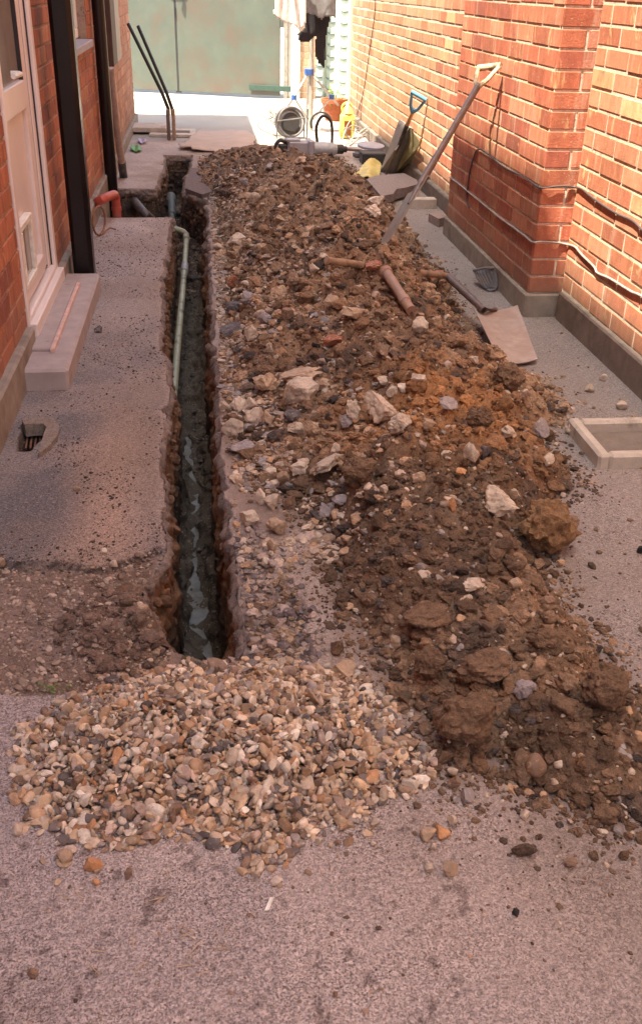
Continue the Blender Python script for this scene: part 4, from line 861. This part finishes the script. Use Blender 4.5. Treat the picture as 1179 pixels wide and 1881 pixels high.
# gully surrounds
a, b = at(1066, 768, .05), at(1103, 838, .05); x0 = min(a[0], b[0])-.005; ya, yb = b[1], a[1]
t0 = thing('gully_surround', 'raised square concrete surround against the right wall', 'gully', (1.55, (ya+yb)/2, 0))
mb = MB(); xw = RX-.035; k = .045
mb.span((x0, ya, -.03), (x0+k, yb, .055), .012); mb.span((x0+k-.002, ya, -.03), (xw, ya+k, .053), .012); mb.span((x0+k-.002, yb-k, -.03), (xw, yb, .053), .012); mb.part('rim', M['concrete'], t0)
mb = MB(); mb.span((x0+k, ya+k, -.02), (xw, yb-k, .008), .002); mb.part('basin', M['plinthr'], t0)
t0 = thing('drain_gully', 'broken drain gully with cracked concrete collar beside the left plinth', 'gully', at(70, 800))
mb = MB(); P1 = [(40, 770), (62, 766), (100, 768), (110, 783), (106, 800), (92, 818), (72, 833)]; P2 = [(72, 826), (80, 800), (86, 784), (80, 778), (60, 778), (46, 780)]
mb.prism([at(a, b, .018) for a, b in P1+P2], (0, 0, 1), .05, (.30, .25, .21)); mb.part('collar', M['clod'], t0)
mb = MB()
for k in range(5): q = at(46+k*8, 786, -.05); mb.tube([q, at(40+k*8, 824, -.05)], .004, 6)
mb.part('grate', M['rust'], t0)
# ------------------------------------------------------------------ cables
def c3(x, y): return (640+x*.4572, y*.4572)
def c5(x, y): return (929+x*.2121, 240+y*.2121)
def c6(x, y): return (929+x*.2121, 480+y*.2121)
def c8(x, y): return (700+x*.2545, 300+y*.2545)
XP, XR, YP = PX-.008, RX-.008, 4.77
pts = [atx(*c3(*p), XP) for p in ((485, 835), (474, 800), (485, 700), (508, 615), (530, 600), (560, 620), (620, 670), (700, 710))]+[atx(*c3(758, 750), XP)+[0, -.01, 0]]+[aty(*c5(*p), YP) for p in ((340, 495), (440, 482), (520, 482), (600, 490))]+[atx(*c5(*p), XR) for p in ((660, 510), (720, 560), (830, 640), (960, 720), (1090, 780), (1179, 860), (1400, 1050))]
mb = MB(); mb.tube(spl(pts, 5), .0048, 8); mb.top('cable', M['cabled'], 'upper dark cable hooked across the brick chimney breast and wall', 'cable', sm=True)
pts = [atx(*c8(*p), XP) for p in ((494, 100), (560, 150), (620, 200), (740, 300), (850, 390), (960, 470), (1040, 530))]+[atx(*c8(1088, 566), XP)+[0, -.01, 0]]+[aty(*c5(*p), YP) for p in ((300, 962), (420, 970), (530, 985))]+[atx(*c5(*p), XR) for p in ((600, 1010), (650, 1070), (760, 1179))]+[atx(*c6(*p), XR) for p in ((790, 100), (900, 150), (1080, 260), (1179, 305), (1500, 520))]
mb = MB(); mb.tube(spl(pts, 5), .0052, 8); mb.top('cable', M['cablew'], 'lower pale cable sagging along the brick wall above the plinth', 'cable', sm=True)
mb = MB(); mb.tube(spl([atx(380+x*.3393, y*.3393, RX-.012) for x, y in ((915, -60), (905, 100), (880, 270), (850, 480), (812, 620))], 6), .005, 6); mb.top('cable', M['cabled'], 'thin dark cable hanging down the far sunlit brick wall', 'cable', sm=True)

# ------------------------------------------------------------------ tools
def grid4(c, nu, nv, dish, n):
    c = [np.array(p, float) for p in c]; P = np.zeros((nu, nv, 3))
    for i in range(nu):
        for j in range(nv):
            u, v = i/(nu-1), j/(nv-1); P[i, j] = (c[0]*(1-u)+c[1]*u)*(1-v)+(c[3]*(1-u)+c[2]*u)*v+n*dish*((2*u-1)**2)*(1-.35*v)
    return P
# shovel lying at the right of the heap
s0 = at(917, 670, .03); s1 = at(985, 664, .015); s2 = at(948, 567, .07); s3 = at(868, 573, .09)
sock = at(888, 570, .115); mid = hit(818, 538)+[0, 0, .09]; endp = hit(600, 491)+[0, 0, .03]
for _ in range(12):
    q = mid[None]*(1-np.linspace(0, 1, 30))[:, None]+endp[None]*np.linspace(0, 1, 30)[:, None]; cl = q[:, 2]-surf(q[:, 0], q[:, 1])
    if np.mean(cl > .006) > .75: break
    endp = endp-ray(600, 491)*.03; mid = mid-ray(818, 538)*.012
print('shaft clearance', np.round(cl[::4], 3))
t0 = thing('shovel', 'broad pinkish steel shovel lying with its blade on the tarmac', 'shovel', at(925, 620))
n = unit(np.cross(s1-s0, s3-s0)); n = n if n[2] > 0 else -n; mb = MB(); mb.plate(grid4((s3, s2, s1, s0), 13, 13, .020, n), .004, n); bl = mb.part('blade', M['steel'], t0, True)
mb = MB(); mb.tube([(s2+s3)/2+n*.004, sock, mid], [.014, .017, .020], 12); mb.part('socket', M['steeld'], t0, True)
mb = MB(); mb.tube([mid, mid*.5+endp*.5, endp], [.017, .018, .018], 10); mb.part('shaft', M['wood'], t0, True)
# stubby pipe end next to it
p0, p1 = hit(706, 516)+[0, 0, .045], hit(754, 583)+[0, 0, .03]
mb = MB(); mb.tube([p0, p0*.93+p1*.07, p0*.92+p1*.08, p0*.3+p1*.7, p0*.29+p1*.71, p0*.2+p1*.8, p0*.19+p1*.81, p1], [.029, .029, .023, .022, .026, .026, .022, .022], 16)
mb.top('pipe_end', plain('clay_pipe', (.33, .22, .175), .5, 0, 20, .2, dirt=(.28, .13, .07), dscale=10), 'short buff pipe with collar sticking out of the soil beside the shovel shaft', 'pipe', sm=True)

def spade(t, P0, P1, bl, bw, wd, mats, gd, hl=.17):
    ax = unit(P1-P0); wd = unit(wd-ax*(wd@ax)); n = np.cross(ax, wd)
    tp = P0+ax*bl; mb = MB(); mb.plate(grid4((tp-wd*bw*.5, tp+wd*bw*.5, P0+wd*bw*.43, P0-wd*bw*.43), 9, 9, .012, n), .004, n)
    mb.tube([tp-wd*bw*.5, tp+wd*bw*.5], .006, 6); mb.part('blade', mats[0], t, True)
    L = np.linalg.norm(P1-P0); s1 = P0+ax*(bl+.22); mb = MB(); mb.tube([P0+ax*bl*.7, tp, tp+ax*.05, s1], [.008, .017, .019, .019], 12); mb.part('socket', mats[1], t, True)
    e = P0+ax*(L-hl); mb = MB(); mb.tube([s1, s1*.5+e*.5, e], .0175, 12); mb.part('shaft', mats[2], t, True)
    wd = unit(gd-ax*(gd@ax)); g0, g1 = P1-wd*.062, P1+wd*.062; mb = MB(); mb.tube([e, e+ax*.05-wd*.035, g0-ax*.012], [.017, .013, .011], 8); mb.tube([e, e+ax*.05+wd*.035, g1-ax*.012], [.017, .013, .011], 8); mb.part('yoke', mats[3], t, True)
    mb = MB(); mb.tube([g0-wd*.008, g1+wd*.008], .017, 12); mb.part('grip', mats[4], t, True)
P0 = hit(704, 447); P0[2] -= .02; P1 = atx(898, 123, 1.56)
t0 = thing('spade', 'long dark spade with ivory D grip leaning on the chimney breast', 'spade', P0)
spade(t0, P0, P1, .44, .20, unit(np.cross(P1-P0, (0, .5, 0)))*.35+np.array([.55, .80, 0]), [M['steels'], M['steeld'], M['steeld'], M['ivory'], M['ivory']], np.array([.75, -.6, .2]))
P0 = at(712, 318, .03); P1 = atx(769, 176, RX-.07)
t0 = thing('spade', 'small spade with blue grip leaning on the concrete slabs', 'spade', P0)
spade(t0, P0, P1, .34, .17, np.array([.35, .9, 0]), [M['steel'], M['blackrub'], M['woodlt'], M['blue'], M['blue']], np.array([.75, -.6, .1]))
# slabs leaning on the wall
def slab(bl, br, tr, tl, th, n, mat, label):
    mb = MB(); mb.prism([bl, br, tr, tl], n, th); return mb.top('concrete_slab', mat, label, 'slab', sm=False)
slab(at(697, 316), at(722, 318), atx(752, 234, 1.73), atx(733, 219, 1.70), .05, (-.8, -.5, .3), M['slab'], 'grey concrete slab leaning on the wall behind the blue handled spade')
slab(at(723, 318), at(741, 317), atx(771, 262, 1.76), atx(753, 234, 1.735), .06, (-.3, -.9, .3), M['moss'], 'yellowish mossy slab leaning on the wall right of the grey slab')
# yellow bag
def cloth(name, poly, plane, mat, label, cat, amp=.02, sc=10, th=.006, step=2.0, seed=0, fold=(1, 0)):
    poly = np.array(poly, float); x0, y0 = poly.min(0); x1, y1 = poly.max(0); xs = np.arange(x0, x1+step, step); ys = np.arange(y0, y1+step, step)
    X, Y = np.meshgrid(xs, ys); f = sdf([tuple(p) for p in poly], X, Y); nx = len(xs)
    P = np.zeros((len(ys), len(xs), 3))
    for a in range(len(ys)):
        for b in range(len(xs)): P[a, b] = plane(X[a, b], Y[a, b])
    w_ = fbm(P[..., 0]*sc*fold[0]+seed, P[..., 2]*sc*fold[1]+P[..., 1]*2, seed, 3, seed)
    P[..., 1] += amp*w_
    i = (np.arange(nx-1)[None, :]+np.arange(len(ys)-1)[:, None]*nx).ravel(); Q = np.stack([i, i+1, i+nx+1, i+nx], -1); Q = Q[(f.ravel()[Q] > -step*.5).all(1)]
    used = np.unique(Q); rem = np.zeros(P.shape[0]*P.shape[1], int); rem[used] = np.arange(len(used)); V = P.reshape(-1, 3)[used]; off = np.array([V[:, 0].mean(), V[:, 1].mean(), V[:, 2].min()])
    o = link(name, raw(name, V-off, rem[Q], mat, True), off); m = o.modifiers.new('thickness', 'SOLIDIFY'); m.thickness = th
    return tag(o, label, cat)
cloth('plastic_bag', [(640, 322), (668, 303), (690, 292), (700, 296), (697, 322), (680, 328)], lambda u, v: at(u, v, .05)+[0, 0, .02*math.sin(u*.16)+.012*math.cos(v*.3+u*.1)], M['bag'], 'crumpled yellow plastic bag beside the grey slab', 'bag', .012, 14, .004, 1.5, 3)
cloth('cardboard_sheet', [(322, 268), (345, 262), (352, 250), (366, 238), (455, 240), (470, 252), (466, 268), (440, 278), (400, 276), (345, 272)], lambda u, v: at(u, v, .03)+[0, 0, .012*math.sin(u*.06)+.008*math.sin(v*.2)], M['card'], 'large sheet of beige cardboard lying beyond the trench', 'cardboard', .0, 3, .006, 3, 4)
mb = MB(); q = at(273, 234, .05); mb.box(q, (.40, .42, .05), None, .006); mb.top('paving_slab', M['concrete'], 'pale paving slab lying by the corner of the left wall', 'slab')
q = at(322, 245, .01); t0 = thing('inspection_frame', 'pale frame with dark slot set in the ground by the post hole digger', 'frame', q)
mb = MB(); mb.span(q+[-.27, -.24, -.01], q+[.22, -.10, .02], .004); mb.span(q+[-.27, .12, -.01], q+[.22, .24, .02], .004); mb.span(q+[-.27, -.10, -.01], q+[-.19, .12, .019], .004); mb.span(q+[.16, -.10, -.01], q+[.22, .12, .019], .004); mb.part('rim', M['concrete'], t0)
mb = MB(); mb.span(q+[-.19, -.10, -.01], q+[.16, .12, .004], .001); mb.part('slot', M['brown'], t0)
cloth('wrapper', [(239, 274), (244, 266), (256, 268), (262, 275), (252, 279)], lambda u, v: at(u, v, .02)+[0, 0, .008*math.sin(u*.5)], M['greenw'], 'green and white food wrapper on the ground by the left wall', 'litter', .0, 9, .003, 1, 5)
cloth('wrapper', [(252, 258), (258, 254), (268, 256), (270, 261), (260, 263)], lambda u, v: at(u, v, .02)+[0, 0, .008*math.sin(u*.5)], M['lilac'], 'lilac and white wrapper beyond the green one', 'litter', .0, 9, .003, 1, 6)
# post hole digger leaning on the wall corner
B = at(316, 257); t0 = thing('post_hole_digger', 'black two handled post hole digger leaning at the left wall corner', 'tool', B)
K = aty(313, 200, B[1]+.02); T1 = atx(236, 44, -.74); T2 = T1+np.array([.10, .0, -.02])
for (T, dx) in ((T1, -.02), (T2, .02)):
    Kp = K+[dx, 0, 0]; a = Kp+unit(T-Kp)*.16+[0, 0, .03]; mb = MB(); mb.tube([Kp+[0, 0, -.06], Kp, a, T], [.017, .018, .018, .018], 10); mb.part('handle', M['blackpipe'], t0, True)
for dx in (-.028, .028):
    mb = MB(); mb.box((B+K)/2+[dx, 0, 0], (.035, .09, np.linalg.norm(K-B)), None, .012); mb.part('blade', M['steeld'] if dx < 0 else M['wood'], t0)
# dustpan
t0 = thing('dustpan', 'dark grey plastic scoop leaning against the plinth of the chimney breast', 'dustpan', at(888, 535))
tl, tr = atx(868, 497, 1.50), atx(907, 492, 1.605); bt = at(886, 541, .01); P = np.zeros((15, 9, 3))
for i in range(15):
    for j in range(9):
        u, v = i/14, j/8; a = tl*(1-u)+tr*u; wq = math.sqrt(max(0, 1-(v*.97)**2.2)); c = tl*.5+tr*.5; c = c*(1-v)+np.array([tr[0]*.7+bt[0]*.3, bt[1]*.6+tr[1]*.4, .012])*v
        P[i, j] = c+(a-(tl+tr)/2)*wq+np.array([-.0, .05, -.02])*math.sin(math.pi*u)*(1-v*.5)*wq
mb = MB(); mb.plate(P, .005, (-.5, -.8, .3))
for i in range(2, 13, 2): mb.tube([P[i, j]+np.array([-.004, -.006, .002]) for j in range(0, 8)], .0035, 5)
mb.part('pan', M['greyplas'], t0, True); mb = MB(); mb.tube([tl, (tl+tr)/2+[0, 0, .006], tr], .007, 8); mb.part('lip', M['greyplas'], t0, True)
# ------------------------------------------------------------------ back yard things
# breaker / demolition hammer
def yq(u, v, z): return at(u, v, z)
a0 = at(512, 272, .09); a1 = at(625, 274, .07); ax = unit(a1-a0); L = np.linalg.norm(a1-a0); up = np.array([0, 0, 1.]); sd = unit(np.cross(up, ax)); R = np.stack([ax, sd, up], 1)
t0 = thing('demolition_hammer', 'grey electric breaker lying at the far end of the soil heap', 'power tool', a0*[1, 1, 0])
def P(s, z=0, y=0): return a0+ax*L*s+up*z+sd*y
mb = MB(); mb.box(P(.30, .01), (L*.34, .12, .13), R, .02); mb.box(P(.22, .075), (L*.22, .10, .03), R, .01); mb.box(P(.50, .0), (L*.10, .15, .17), R, .02); mb.part('motor_housing', M['tool'], t0)
mb = MB(); mb.tube([P(.55), P(.86)], [.068, .062], 18); mb.tube([P(.86), P(.93)], [.062, .05], 18); mb.part('barrel', M['toolb'], t0, True)
mb = MB(); mb.tube([P(.93), P(1.04)], .045, 14); mb.tube([P(1.04), P(1.10)], .03, 12); mb.part('chuck', M['black'], t0, True)
mb = MB(); mb.tube([P(1.10), P(1.35, -.01)], [.014, .012], 8); mb.part('chisel', M['steeld'], t0, True)
mb = MB(); mb.box(P(.07, -.01), (L*.16, .06, .10), R, .015); mb.tube(spl([P(.12, .05), P(.02, .07), P(-.05, .02), P(-.02, -.05), P(.1, -.05)], 5), .018, 8); mb.part('rear_handle', M['black'], t0)
mb = MB(); mb.tube(spl([P(.62, .06), P(.60, .20), P(.70, .30), P(.84, .24), P(.86, .05)], 6), .014, 8); mb.part('side_handle', M['black'], t0, True)
# cable reel
q = at(533, 256, 0); t0 = thing('cable_reel', 'black cable reel on a wire stand behind the grey breaker', 'cable reel', q); c = q+[0, .05, .17]; axd = unit((.25, -1, .15))
mb = MB(); u_, v_, d_ = frame(axd)
mb.tube([c+.145*(math.cos(t)*u_+math.sin(t)*v_)-d_*.05 for t in np.linspace(0, 2*math.pi, 33)[:-1]], .014, 8, closed=True); mb.tube([c+.145*(math.cos(t)*u_+math.sin(t)*v_)+d_*.05 for t in np.linspace(0, 2*math.pi, 33)[:-1]], .014, 8, closed=True); mb.lathe([(.0, -.052), (.135, -.052), (.135, -.046), (.0, -.046)], c, axd, 24); mb.part('drum', M['greyplas'], t0, True)
mb = MB(); mb.lathe([(.0, -.04), (.095, -.04), (.10, 0), (.095, .04), (.0, .04)], c, axd, 24); mb.part('cable', M['black'], t0, True)
mb = MB(); mb.tube([c+[-.15, -.08, -.16], c+[-.14, -.1, .02], c+[.14, -.14, .06]], .008, 6); mb.tube([c+[.16, .02, -.16], c+[.15, -.02, .05]], .008, 6); mb.part('stand', M['greyplas'], t0, True)
mb = MB(); mb.tube([at(563, 262, .0), at(565, 200, .32)], .008, 6); mb.top('metal_rod', M['black'], 'thin black rod standing beside the dryer pole', 'rod')
mb = MB(); c = at(591, 250, .0)+[0, .1, .12]; mb.tube([c+[.115*math.cos(t), 0, .115*math.sin(t)] for t in np.linspace(-.3, 3.6, 20)], .012, 8); mb.top('hose_loop', M['black'], 'black hose loop arching behind the breaker barrel', 'hose', sm=True)
random.seed(11)
mb = MB(); base = at(505, 250)
for k in range(4):
    pts = [base+[random.uniform(-.10, .10)+.09*math.cos(t+k), random.uniform(-.05, .05), .13+.12*math.sin(t)+random.uniform(-.02, .02)] for t in np.linspace(0, 5.5, 8)]; mb.tube(spl(pts, 4), .0045, 5)
mb.top('wire_coil', M['cablew'], 'loose loops of thin wire left of the cable reel', 'wire', sm=True)
mb = MB()
for k in range(9):
    A_ = at(random.uniform(625, 650), random.uniform(250, 268), .01); B_ = at(random.uniform(672, 694), random.uniform(226, 262), .02)
    md = (A_+B_)/2+[random.uniform(-.2, .2), random.uniform(-.3, .3), random.uniform(.03, .20)]; mb.tube(spl([A_, md, B_, B_+[random.uniform(-.2, .05), random.uniform(-.4, .3), random.uniform(.0, .06)]], 6), .006, 6)
mb.top('wire_coil', M['cablew'], 'tangled pale electric cable on the ground by the far brick wall', 'cable', sm=True)
# oil container
q = at(638, 256); t0 = thing('oil_container', 'yellow plastic container with white cap and dark oil window', 'container', q)
mb = MB(); mb.box(q+[0, .06, .13], (.16, .13, .26), None, .025); mb.lathe([(.07, .26), (.045, .31), (.03, .33)], q+[0, .06, 0], n=16); mb.tube(spl([q+[-.05, .06, .25], q+[-.06, .06, .33], q+[0, .06, .37], q+[.05, .06, .33]], 5), .012, 8); bd = mb.part('body', M['yellow'], t0, True)
mb = MB(); mb.tube([q+[0, .06, .33], q+[0, .06, .37]], .025, 14); mb.part('cap', M['whitep'], t0, True); mb = MB(); mb.span(q+[-.04, -.012, .04], q+[.035, -.0, .19], .004); mb.part('oil_window', M['amber'], t0)
# plant pot
q = at(613, 221); t0 = thing('flower_pot', 'terracotta flower pot with small green plant', 'plant pot', q)
mb = MB(); mb.lathe([(.0, .0), (.105, .0), (.15, .20), (.165, .20), (.17, .25), (.15, .25), (.14, .22), (0, .21)], q, n=20); mb.part('pot', M['terra'], t0, True)
mb = MB(); random.seed(5)
for k in range(70):
    a = random.uniform(0, 6.28); r = random.uniform(.0, .16); h = random.uniform(.24, .44)-r*.5; c = q+[r*math.cos(a), r*math.sin(a), h]; R_ = np.array(Matrix.Rotation(random.uniform(0, 6), 3, 'Z')@Matrix.Rotation(random.uniform(-1, 1), 3, 'X')); w_ = random.uniform(.015, .03)
    mb.add((np.array([[-w_, 0, 0], [0, -w_*.4, .004], [w_, 0, 0], [0, w_*.4, .004]]))@R_.T+c, [(0, 1, 2, 3)])
for k in range(8): a = random.uniform(0, 6.28); mb.tube([q+[0, 0, .21], q+[.1*math.cos(a), .1*math.sin(a), .38]], .003, 4)
mb.part('foliage', M['leaf'], t0)
# rotary dryer
q = at(570, 240); YQ = q[1]; t0 = thing('rotary_dryer', 'folding rotary clothes dryer on tripod legs with blue joints', 'clothes dryer', q)
mb = MB(); mb.tube([q, q+[0, 0, 2.25]], .022, 12); mb.tube([q+[0, 0, 0], q+[0, 0, .75]], .028, 12); mb.part('pole', M['tube'], t0, True)
hub = aty(568, 132, YQ); jl = aty(540, 179, YQ-.1); jr = aty(609, 178, YQ-.1)
mb = MB(); mb.tube([hub+[0, 0, -.03], hub+[0, 0, .03]], .055, 12); 
mb.part('hub', M['blued'], t0, True)
for j, ft, lo in ((jl, at(506, 230), q+[-.03, 0, .12]), (jr, at(632, 207), q+[.03, 0, .12])):
    mb = MB(); mb.tube([hub, j], .015, 8); mb.tube([j, ft], .013, 8); mb.tube([j, lo], .010, 8); lg = mb.part('leg', M['tube'], t0, True); mb = MB(); mb.tube([j+[0, 0, -.025], j+[0, 0, .025]], .03, 10); mb.part('joint', M['blued'], lg, True)
j = hub*.5+(q+[0, -.7, 0])*.5+[0, -.1, 0]
mb = MB(); mb.tube([hub, hub*.4+(q+[0, .55, 0])*.6], .014, 8); mb.tube([hub*.4+(q+[0, .55, 0])*.6, q+[0, .75, 0]], .013, 8); mb.part('leg', M['tube'], t0, True)
tips = []
for k in range(4):
    a = math.pi/4+k*math.pi/2; tp = q+[.85*math.cos(a), .85*math.sin(a), 2.15]; tips.append(tp); mb = MB(); mb.tube([q+[0, 0, 1.62], tp], .012, 8); mb.part('arm', M['tube'], t0, True)
mb = MB()
for f_ in (.45, .7, .95):
    for k in range(4):
        A_ = q+[0, 0, 1.62]+(tips[k]-q-[0, 0, 1.62])*f_; B_ = q+[0, 0, 1.62]+(tips[(k+1) % 4]-q-[0, 0, 1.62])*f_; mb.tube([A_, B_], .003, 5)
mb.part('line', M['whitep'], t0)
cloth('towel', [(502, 28), (514, -60), (562, -60), (562, 40), (552, 58), (540, 46), (520, 40)], lambda u, v: aty(u, v, YQ-.30), M['clothw'], 'white towel hanging on the rotary dryer', 'laundry', .05, 9, .006, 3, 1, (1, .1))
cloth('shirt', [(562, -60), (620, -60), (616, 32), (600, 30), (590, 36), (575, 26), (562, 25)], lambda u, v: aty(u, v, YQ-.24), M['clothg'], 'grey shirt hanging on the rotary dryer', 'laundry', .05, 11, .006, 3, 2, (1, .1))
cloth('leggings', [(560, 22), (608, 28), (600, 60), (598, 100), (596, 126), (584, 116), (578, 100), (580, 66), (566, 78), (550, 76), (546, 62), (562, 50)], lambda u, v: aty(u, v, YQ-.18), M['clothb'], 'black garment hanging below the grey shirt', 'laundry', .04, 12, .01, 2.5, 3, (1, .2))
# gates
G0, G1, G2 = at(243, 168), at(328, 173), at(517, 181); dirg = unit((G2-G0)*[1, 1, 0]); ng = np.array([dirg[1], -dirg[0], 0])
G0 = G0-dirg*1.0
t0 = thing('metal_gates', 'weathered green double gates closing off the yard', 'gate', G1)
def leaf(A_, B_, nm):
    A_ = A_*[1, 1, 0]; B_ = B_*[1, 1, 0]; L = np.linalg.norm(B_-A_); c = (A_+B_)/2; R = np.stack([dirg, -ng, [0, 0, 1.]], 1)
    mb = MB(); mb.box(c+[0, 0, 1.12], (L-.03, .04, 2.16), R, .004); g = mb.part('gate_leaf', M['gate'], t0)
    mb = MB()
    for z in (1.45, 2.1): mb.box(c+ng*.026+[0, 0, z], (L-.06, .012, .06), R, .003)
    mb.part('rail', M['gate'], g); return g, c, R
g1, c1, R1 = leaf(G0, G1, 0); g2, c2, R2 = leaf(G1, G2, 1)
mb = MB(); mb.box(c2+dirg*.62+ng*.048+[0, 0, .14], (.62, .012, .07), R2, .003); mb.box(c2+dirg*.55+ng*.0475+[0, 0, 1.47], (.55, .012, .07), R2, .003); mb.part('teal_bar', M['teal'], g2, False)  # plain teal bars standing in for a teal paint stain
mb = MB(); mb.box(G1*[1, 1, 0]-ng*.03+[0, 0, 1.12], (.08, .02, 2.2), R2, .002); mb.part('dark_seam_strip', M['black'], t0)  # black strip added behind the gap to give the seam its darkness
mb = MB(); cc = G1*[1, 1, 0]+ng*.07; mb.tube(spl([cc+[.02, 0, 1.62], cc+[.05, 0, 1.5], cc+[.10, 0, 1.36], cc+[.07, 0, 1.28]], 5), .022, 8); mb.tube([cc+[-.10, 0, 1.5], cc+[-.10, 0, 1.40]], .016, 8); mb.box(cc+[-.02, 0, 1.56], (.24, .02, .03), R2, .003); mb.part('bolt', M['steeld'], t0)
mb = MB(); mb.box((at(525, 181)*[1, 1, 0])+[0, .0, 1.15], (.06, .06, 2.3), R2, .004); mb.top('gate_post', M['galv'], 'slim grey gate post at the right of the green gates', 'post')
q0, q1 = at(528, 181), at(549, 182); c = (q0+q1)/2; mb = MB(); mb.box(c*[1, 1, 0]+[.02, .06, 1.2], (np.linalg.norm(q1-q0)*1.0, .1, 2.4), R2, .004); mb.top('white_panel', M['white'], 'narrow white rendered panel between gate and brick pillar', 'wall')
q0, q1 = at(550, 183), at(577, 180); c = (q0+q1)/2; mb = MB(); random.seed(3)
for r in range(27):
    for (a, b) in (((-.13, .0), (.0, .13)) if r % 2 else ((-.13, -.065), (-.065, .065), (.065, .13))): mb.span(c*[1, 1, 0]+[a+.003, .0, r*.0875+.004], c*[1, 1, 0]+[b-.003, .2, r*.0875+.083], .004, rc([(.50, .30, .20), (.55, .36, .24)], (1, 1)))
t0 = thing('brick_pillar', 'narrow pale brick pillar behind the rotary dryer', 'pillar', c*[1, 1, 0]); mb.part('bricks', M['brick'], t0); mb = MB(); mb.span(c*[1, 1, 0]+[-.125, .004, 0], c*[1, 1, 0]+[.125, .196, 2.36], .001); mb.part('mortar', M['mortar_w'], t0)
# pale green panel fence running forward to the brick wall
A_, B_ = at(578, 172)*[1, 1, 0], at(642, 190)*[1, 1, 0]; d = unit(B_-A_); nn = np.array([d[1], -d[0], 0]); nn = nn if nn[1] < 0 else -nn; L = np.linalg.norm(B_-A_); R = np.stack([d, np.cross([0, 0, 1.], d), [0, 0, 1.]], 1)
t0 = thing('panel_fence', 'pale green fence of panels with dark curved marks in the sunny corner', 'fence', (A_+B_)/2)
mb = MB(); mb.box((A_+B_)/2+[0, 0, 1.15], (L, .03, 2.3), R, .003); mb.part('panel', M['palegreen'], t0)
mb = MB()
for k in range(4): mb.box(A_+d*L*(k/3)+nn*.025+[0, 0, 1.15], (.05, .05, 2.3), R, .004)
mb.part('post', M['palegreen'], t0)
mb = MB()
for k in range(3):
    for r in range(14):
        c = A_+d*L*((k+.5)/3)+nn*.028+[0, 0, .12+r*.15]; w_ = L/3*.36
        mb.tube([c-d*w_, c-d*w_*.5-[0, 0, .012], c-[0, 0, .018], c+d*w_*.5-[0, 0, .012], c+d*w_], [.006, .011, .013, .011, .006], 6)
mb.part('slot', plain('mark_shadow_green', (.14, .20, .17), .7), t0)  # horizontal panel marks with their curved shadow, drawn as dark green bars
mb = MB(); q = at(646, 190)*[1, 1, 0]; mb.box(q+[.06, 0, 1.2], (.09, .09, 2.4), R, .006); mb.top('fence_post', M['greyp'], 'grey green timber post where the panel fence meets the brick wall', 'post')
# round lid, box by the far wall
mb = MB(); mb.lathe([(.0, 0), (.13, 0), (.13, .02), (.10, .028), (.0, .03)], at(681, 270, .12), (0.05, -.1, 1), 24); mb.top('round_lid', M['tool'], 'round grey lid resting on a black box by the wall', 'lid', sm=True)
mb = MB(); mb.box(at(686, 292, .055)+[0, .08, 0], (.22, .2, .11), None, .01); mb.top('plastic_box', M['black'], 'small black box under the round lid', 'box')
mb = MB(); mb.tube([at(652, 284, .04), at(672, 286, .04)], .03, 12); mb.tube([at(648, 284, .04), at(652, 284, .04)], .02, 10); mb.top('torch', M['greyplas'], 'short dark cylinder lying left of the black box', 'cylinder', sm=True)
# thin twigs, straw and a weed on the tarmac
random.seed(9); mb = MB()
for k in range(70):
    reg = random.choice([(120, 200, 600, 760), (40, 300, 700, 1000), (330, 420, 1700, 1800), (100, 420, 1580, 1860), (10, 130, 740, 840), (70, 140, 640, 700)]); u0, v0 = random.uniform(reg[0], reg[1]), random.uniform(reg[2], reg[3])
    p = at(u0, v0); p[2] = float(surf(p[0], p[1]))+.003
    if p[2] < -.05: continue
    a = random.uniform(0, 3.1); l = random.uniform(.006, .02); mb.tube([p-[l*math.cos(a), l*math.sin(a), 0], p+[0, 0, .002], p+[l*math.cos(a), l*math.sin(a), .001]], [.0006, .0012, .0005], 5)
o = mb.top('straw', M['dryleaf'], 'bits of dry straw and twig on the ground', 'litter'); o['kind'] = 'stuff'
mb = MB(); q = at(98, 1272)
for k in range(40):
    a = random.uniform(0, 6.28); r = random.uniform(0, .028); c = q+[r*math.cos(a)*1.5, r*math.sin(a), random.uniform(.004, .02)]; w_ = random.uniform(.003, .007); R_ = np.array(Matrix.Rotation(random.uniform(0, 6), 3, 'Z')@Matrix.Rotation(random.uniform(-.8, .8), 3, 'X'))
    mb.add(np.array([[-w_, 0, 0], [0, -w_*.4, .001], [w_, 0, 0], [0, w_*.4, .001]])@R_.T+c, [(0, 1, 2, 3)])
mb.top('weed', M['leaf'], 'tiny green weed at the edge of the dirt left of the gravel', 'weed')
mb = MB(); q0, q1 = at(500, 1648, .003), at(490, 1672, .003); mb.plate(grid4((q0-[.004, 0, 0], q0+[.004, 0, 0], q1+[.004, 0, 0], q1-[.004, 0, 0]), 3, 5, .001, np.array([0, 0, 1.])), .001, (0, 0, 1)); mb.top('plastic_strip', M['whitep'], 'thin translucent strip lying below the gravel tip', 'litter')
